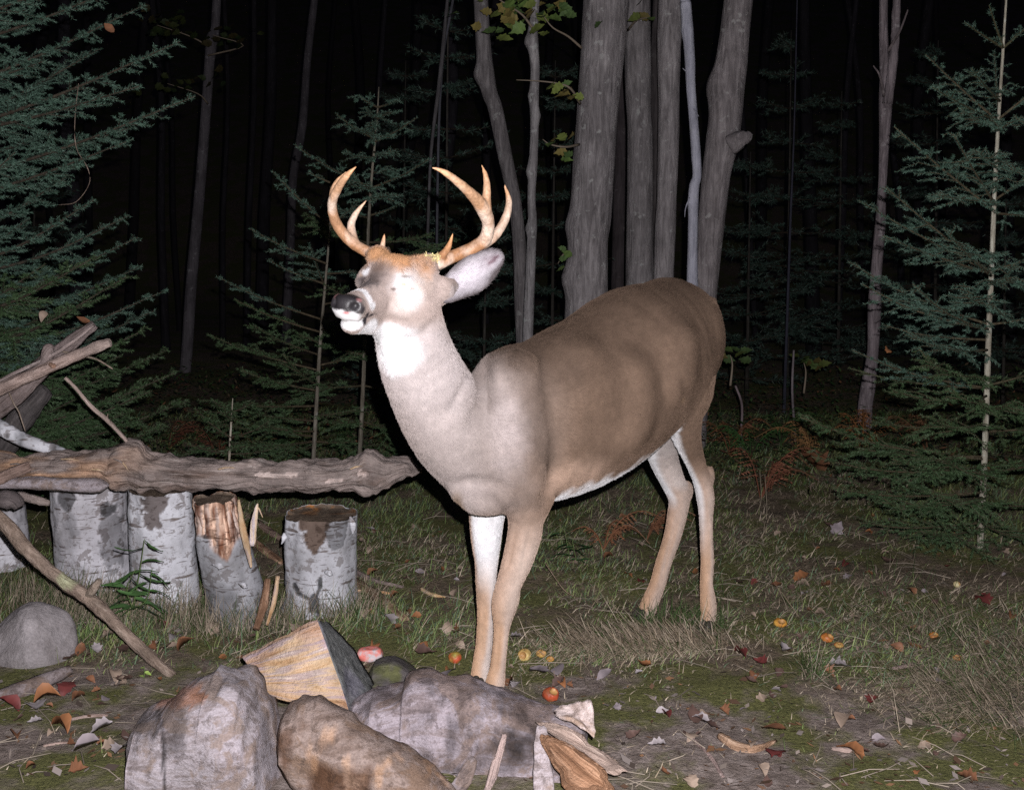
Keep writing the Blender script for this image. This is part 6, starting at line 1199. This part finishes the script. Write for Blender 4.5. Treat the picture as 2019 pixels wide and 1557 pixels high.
# apples
AP, nt, b = nt_new('apple_skin'); ov = objvec(nt); n_ = noise(nt, 28, 4, .6, ov); c = mix(nt, 1, vcol(nt), ramp(nt, n_, [(.3, (.65, .6, .6)), (.7, (1.3, 1.25, 1.2))]), 'MULTIPLY'); nt.links.new(c, b.inputs['Base Color']); b.inputs['Roughness'].default_value = .5; b.inputs['Specular IOR Level'].default_value = .35; bump(nt, b, noise(nt, 80, 3, .6, ov), .15, .003)
def apple(px, py, r, label, seed, c0, c1, bites=(), squash=.92, name='apple', cat='apple'):
    q = onG(px, py); c = V3((q[0], q[1]+r*.6, q[2]+r*.75)); D = SDF(c-r*1.5, c+r*1.5, r/9); D.ell(c, (r, r, r*squash), None, .002); rng = np.random.default_rng(seed)
    D.tube([c+V3((0, -.2*r, r*1.15)), c+V3((0, -.1*r, r*.9))], [r*.30, r*.05], None, (1, 0, 0), r*.25, True)
    for bt in bites: D.ell(c+V3(bt)*r, (r*.55,)*3, None, r*.08, True)
    V, Q = D.mesh(); Nn_ = D.normal(V); t = np.clip(.5+1.1*fbm(V-c, 1.1/r, seed, 3), 0, 1)[:, None]; C = V3(c0)*t+V3(c1)*(1-t)
    rr = np.linalg.norm((V-c)/V3((1, 1, squash)), axis=1); fl_ = (rr < r*.93)[:, None]*(((V-c)[:, 2] < r*.7)[:, None]); C = np.where(fl_ & (len(bites) > 0), V3((.55, .32, .12)), C); C = C*.72; V = V+Nn_*(r*.13*fbm(V, 2.0/r, seed+1, 3))[:, None]
    t = empty(name, (c[0], c[1], q[2]), label, cat, None); o = mesh_np('flesh', V, Q, [AP], t, True, np.clip(C, 0, 1)); v, f = tube_geo(np.array([c+V3((0, -.1*r, r*.55)), c+V3((.1*r, -.2*r, r*1.15))]), r*.06, 5); g = Geo(); g.add(v, f, 0, (.08, .05, .03)); g.build('stem', [LEAFM], t)
apple(897, 1308, .0185, 'whole apple, red below and green on top, left of the forefeet', 3, (.60, .10, .05), (.42, .40, .08))
apple(1034, 1303, .019, 'bitten yellow apple right of the forelegs', 4, (.72, .55, .22), (.60, .38, .12), [(-.3, -.8, .2)])
apple(1067, 1298, .015, 'chewed brownish yellow apple piece beside the bitten one', 5, (.50, .28, .08), (.62, .40, .12), [(.5, -.6, .4), (-.6, -.3, .6)], .7)
apple(1085, 1306, .011, 'smallest orange apple scrap right of the forelegs', 6, (.55, .28, .06), (.6, .35, .1), [(.2, -.7, .5)], .7)
apple(1086, 1384, .0215, 'squashed red-brown apple beside the thick log', 7, (.50, .09, .04), (.30, .12, .05), [(.4, -.5, .7)], .85)
apple(1540, 1240, .021, 'bright yellow-orange apple piece in the grass right of the hooves', 8, (.75, .42, .08), (.60, .25, .05), [(.1, -.6, .6)], .6)
apple(1632, 1268, .018, 'orange chewed apple piece at the right of the yellow one', 9, (.65, .25, .06), (.55, .18, .05), [(.5, -.4, .6)], .7)
apple(1655, 1280, .014, 'flat orange-yellow apple scrap touching the chewed piece', 10, (.65, .45, .15), (.55, .2, .06), [(.0, -.5, .8)], .5)
apple(1843, 1262, .015, 'orange apple scrap in the grass further right', 11, (.65, .26, .05), (.5, .2, .05), [(.2, -.5, .7)], .7)
apple(1888, 1158, .012, 'pale yellow nibbled apple core near the spruce', 12, (.75, .68, .40), (.6, .5, .25), [(.6, -.4, .3)], .9)
apple(1890, 1305, .013, 'orange scrap at the right, nearest the dry grass heap', 13, (.6, .25, .05), (.5, .2, .05), [(-.5, -.4, .4)], .6)
# plants -----------------------------------------------------------
def weed(stems, label, seed, leafs, col, kind='lance', size=.06, name='weed', stemcol=(.10, .14, .05), droop=.5, cat='plant', group=None):
    rng = random.Random(seed); b0 = stems[0][0]; base = P(*b0); t = empty(name, (base[0], base[1], 0), label, cat, group); ms = [leaf_mesh('leaf', kind, V3(col)*rng.uniform(.75, 1.25), rng, .3) for _ in range(3)]
    for st in stems:
        pts = catmull(np.array([P(*p) for p in st]), 4); v, f = tube_geo(pts, np.linspace(.0022, .0009, len(pts)), 5); g = Geo(); g.add(v, f, 0, V3(stemcol)); g.build('stem', [LEAFM], t)
        for i in range(leafs):
            u = (i+.6)/leafs*(len(pts)-1); k = min(int(u), len(pts)-2); p = pts[k]*(1-u+k)+pts[k+1]*(u-k); a = (0 if i % 2 else math.pi)+rng.uniform(-.7, .7); s = size*rng.uniform(.6, 1.15)*(1-.3*i/leafs)
            o = bpy.data.objects.new('leaf', rng.choice(ms)); link(o); o.parent = t; off = V3((math.cos(a), math.sin(a)*.5, -droop*rng.uniform(-.2, .9))); off = nrm(off)
            R3 = Matrix([list(off), list(nrm(np.cross((0, 0, 1), off))), list(nrm(np.cross(off, nrm(np.cross((0, 0, 1), off)))))]).transposed().to_euler(); o.rotation_euler = (R3.x+rng.uniform(-.4, .4), R3.y, R3.z); o.location = [float(c) for c in (p+off*s*.5-V3(t.location))]; o.scale = (s, s, s)
    return t
weed([[(262, 1200, 3.12), (275, 1130, 3.11), (285, 1062, 3.10)], [(262, 1200, 3.12), (250, 1160, 3.10), (268, 1120, 3.08)], [(262, 1200, 3.12), (290, 1180, 3.10), (300, 1120, 3.08)]], 'leafy green weed growing in front of the whitest birch stump', 4, 8, (.075, .16, .05), 'lance', .095, droop=.7)
weed([[(1125, 1115, 3.75), (1120, 1080, 3.74), (1113, 1045, 3.73)], [(1140, 1120, 3.75), (1132, 1085, 3.73), (1128, 1060, 3.72)]], 'small dark green weed under the belly', 5, 7, (.035, .09, .03), 'lance', .075)
weed([[(1480, 1030, 4.4), (1500, 990, 4.4), (1498, 925, 4.4)], [(1510, 1035, 4.35), (1512, 1000, 4.35), (1508, 935, 4.35)]], 'two thin upright dry stalks right of the hind legs', 6, 2, (.12, .09, .05), 'lance', .03, stemcol=(.22, .18, .13))
weed([[(283, 1338, 2.80), (285, 1325, 2.795), (284, 1312, 2.79)]], 'tiny yellow-green seedling on the moss by the long branch tip', 7, 3, (.30, .42, .10), 'oval', .022)
weed([[(108, 1262, 2.98), (130, 1258, 2.96), (140, 1262, 2.95)]], 'little light green seedling right of the left rock', 8, 4, (.16, .26, .07), 'oval', .03)
# dead bracken
def fern(px, py, Y, L_, label, seed, col, az, nf=5, group=None):
    rng = random.Random(seed); b0 = onG(px, py) if Y is None else P(px, py, Y); b0 = V3((b0[0], b0[1], float(gz(b0[0], b0[1])))); t = empty('fern', b0, label, 'fern', group)
    for i in range(nf):
        a = az+rng.uniform(-1.6, 1.6) if nf > 1 else az; d = V3((math.cos(a), math.sin(a), 0)); l = L_*rng.uniform(.6, 1.1); pts = catmull(np.array([b0, b0+d*l*.25+V3((0, 0, l*.45)), b0+d*l*.6+V3((0, 0, l*.6)), b0+d*l+V3((0, 0, l*rng.uniform(.2, .5)))]), 6); g = Geo()
        v, f = tube_geo(pts, np.linspace(.0025, .0008, len(pts)), 4, cap=False); g.add(v, f, 0, V3(col)*.7); s = nrm(np.cross(d, (0, 0, 1)))
        for k in range(4, len(pts)-1):
            w_ = l*.28*(1-(k-4)/(len(pts)-4))*rng.uniform(.7, 1.1)
            for sd in (-1, 1):
                e = pts[k]+s*sd*w_+d*w_*.4+V3((0, 0, -w_*rng.uniform(0, .6)))
                nl = 7
                for q in range(nl):
                    c0 = pts[k]*(1-q/nl)+e*(q/nl); c1_ = pts[k]*(1-(q+.8)/nl)+e*((q+.8)/nl); wd = w_*.22*(1-q/nl)+.002; dd = nrm(d+.5*s*sd)
                    for s2 in (-1, 1): g.add([c0, c1_, (c0+c1_)/2+dd*s2*wd+V3((0, 0, rng.uniform(-1, .4)*wd*.7))], np.array([[0, 1, 2]]), 0, V3(col)*rng.uniform(.5, 1.3))
        g.build('frond', [LEAFM], t, False)
FB = 'ferns along the forest edge'
for i, (px, py, L_, lb, c, az) in enumerate([(1190, 1085, .22, 'rust brown dead fern in the grass behind the belly, left one', (.26, .115, .06), 1.2), (1275, 1065, .26, 'rust brown dead fern in the grass behind the belly, right one', (.24, .11, .06), .5), (1500, 985, .34, 'rust red dead bracken right of the hind legs', (.22, .085, .05), .8), (1440, 900, .32, 'rusty bracken just behind the rump', (.20, .085, .04), 1.0),
        (1600, 910, .30, 'dead fern with one orange frond below the forked trunk', (.32, .17, .07), 2.0), (1700, 890, .34, 'orange-brown fern at the base of the forked trunk', (.30, .13, .05), 1.0), (1830, 900, .30, 'brown fern in the shade of the right spruce', (.20, .10, .05), 2.0), (1480, 905, .26, 'low green fern right of the rump', (.045, .11, .03), 1.0), (1540, 880, .30, 'green fern at the dark edge of the clearing', (.05, .10, .03), .4),
        (430, 905, .26, 'dead reddish fern behind the left half of the bench log', (.16, .06, .035), 1.4), (330, 895, .26, 'dark reddish fern behind the knot of the bench log', (.15, .06, .035), 1.0), (560, 900, .24, 'green fern behind the middle of the bench log', (.04, .08, .03), 1.6), (660, 910, .24, 'green fern behind the right part of the bench log', (.045, .09, .03), 1.0), (810, 905, .24, 'low dark fern left of the chest', (.05, .07, .03), 1.6)]):
    fern(px, py, None, L_, lb, 90+i, c, az, 5, FB)
# low undergrowth at the forest edge
def undergrowth():
    rng = np.random.default_rng(9); n = 26000; y = 4.9+rng.random(n)*3.2; x = rng.uniform(-1, 1, n)*.58*y; p = np.stack([x, y, gz(x, y)+rng.random(n)**1.6*.22*(1+.8*fbm(np.stack([x, y, 0*x], -1), 1.2, 3, 2))], -1)
    s = rng.uniform(.008, .026, (n, 1)); a = rng.uniform(0, 6.28, n); u = np.stack([np.cos(a), np.sin(a), rng.uniform(-.6, .3, n)], -1)*s; w_ = np.stack([-np.sin(a), np.cos(a), rng.uniform(-.3, .3, n)], -1)*s*.35
    V = np.stack([p-u, p+w_, p+u, p-w_], 1).reshape(-1, 3); q = np.arange(n*4).reshape(-1, 4); cl = np.array([(.04, .08, .025), (.06, .10, .03), (.03, .055, .03), (.20, .10, .05), (.14, .10, .06), (.10, .045, .03)])[rng.choice(6, n, p=[.3, .22, .2, .1, .1, .08])]*rng.uniform(.5, 1.2, (n, 1))
    tag(mesh_np('undergrowth', V, q, [LEAFM], None, False, np.repeat(cl, 4, 0)), 'low tangled undergrowth along the dark forest edge', 'undergrowth', None, 'stuff')
undergrowth()
# maple sprays hanging in front of the clump
def maple(branch, leaves, label, seed, group=None, size=.10, name='maple_spray', Y0=5.5, bright=1.0):
    rng = random.Random(seed); b0 = P(*branch[0]); t = empty(name, b0, label, 'branch', group); ms = [leaf_mesh('leaf', 'maple', V3(c)*bright, rng, .2) for c in ((.09, .15, .05), (.12, .19, .05), (.16, .20, .05), (.20, .16, .05))]
    v, f = tube_geo(catmull(np.array([P(*p) for p in branch]), 4), np.linspace(.007, .002, 4*(len(branch)-1)+1), 6); g = Geo(); g.add(v, f, 0, (.20, .16, .12)); g.build('twig', [LEAFM], t)
    for (x, y) in leaves:
        p = P(x, y, Y0+rng.uniform(-.12, .12)); o = bpy.data.objects.new('leaf', rng.choice(ms)); link(o); o.parent = t; o.location = [float(c) for c in (p-V3(t.location))]; s = size*rng.uniform(.7, 1.1); o.scale = (s, s, s); o.rotation_euler = (rng.uniform(.2, 1.2), rng.uniform(-.6, .6), rng.uniform(2.6, 6.4))
rng = random.Random(3)
maple([(1053, 60, 5.55), (1030, 30, 5.5), (1000, 10, 5.45), (970, -10, 5.4)], [(rng.gauss(1010, 32), rng.gauss(30, 28)) for _ in range(46)], 'maple spray with green and yellow leaves hanging at the top left of the clump', 5, size=.085)
maple([(1147, 95, 5.6), (1120, 72, 5.55), (1090, 55, 5.5), (1070, 30, 5.5)], [(rng.gauss(1090, 18), rng.gauss(20, 20)) for _ in range(14)], 'thin maple twig reaching left from the broad pair of trunks', 6, size=.08)
maple([(1144, 205, 5.6), (1125, 175, 5.5), (1100, 165, 5.5), (1060, 160, 5.5), (1018, 158, 5.5)], [(1095, 178), (1108, 188), (1120, 178), (1130, 192), (1118, 165), (1140, 190), (1085, 170), (1100, 170)], 'small grey-green maple spray left of the broad pair of trunks, upper', 7, size=.085, bright=1.2)
maple([(1142, 285, 5.6), (1115, 290, 5.5), (1085, 285, 5.5), (1070, 275, 5.5)], [(1092, 275), (1105, 300), (1120, 305), (1085, 285), (1125, 270), (1110, 272), (1118, 315)], 'small grey-green maple spray left of the broad pair of trunks, lower', 8, size=.07, bright=1.1)
maple([(1130, 490, 5.8), (1112, 500, 5.7), (1100, 520, 5.7)], [(1108, 490), (1112, 510), (1105, 530), (1118, 500)], 'few yellowish leaves by the side bump of the broad trunks', 9, size=.06)
maple([(1238, 60, 5.8), (1256, 40, 5.6), (1280, 35, 5.5)], [(1250, 35), (1270, 32), (1262, 5), (1285, 38), (1180, 48)], 'dark leaves in front of the straight grey trunk at the top edge', 10, size=.07, bright=.6)
for i, (x, y, lb) in enumerate([(330, 50, 'dim leafy twigs left of the crooked dim trunk, top'), (350, 165, 'dim leafy twigs crossing the crooked dim trunk'), (440, 70, 'dim leaves right of the crooked dim trunk')]): maple([(410, y+40, 8.4), (x+40, y+20, 8.3), (x-20, y, 8.2)], [(rng.gauss(x, 38), rng.gauss(y, 14)) for _ in range(26)], lb, 11+i, size=.08, Y0=8.2, bright=.18)  # low bright value puts their dimness into the leaf colour
for i, (x, y, Y) in enumerate([(1440, 700, 5.6), (1585, 715, 6.2)]): maple([(x, y+60, Y), (x+4, y+20, Y), (x, y, Y)], [(rng.gauss(x, 22), rng.gauss(y, 8)) for _ in range(12)], ['small dark leaved shoot right of the rump', 'small leafy shoot left of the forked trunk'][i], 31+i, size=.07, Y0=Y, bright=.5, name='shoot')
for i, (x, y, Y, k, lb) in enumerate([(85, 622, 3.7, 'tan', 'dead tan leaf caught in the boughs of the left spruce'), (163, 632, 3.5, 'rust brown', 'dead leaf caught at the tip of the grey slab'), (1750, 688, 3.7, 'orange', 'orange leaf caught on a bough of the right spruce'), (215, 55, 3.75, 'rust brown', 'rust leaf caught high in the left spruce'), (1600, 960, 3.9, 'tan', 'tan leaf caught in the lowest right spruce boughs')]): put_leaf(P(x, y, Y), k, .045, lb, None, 1.2)
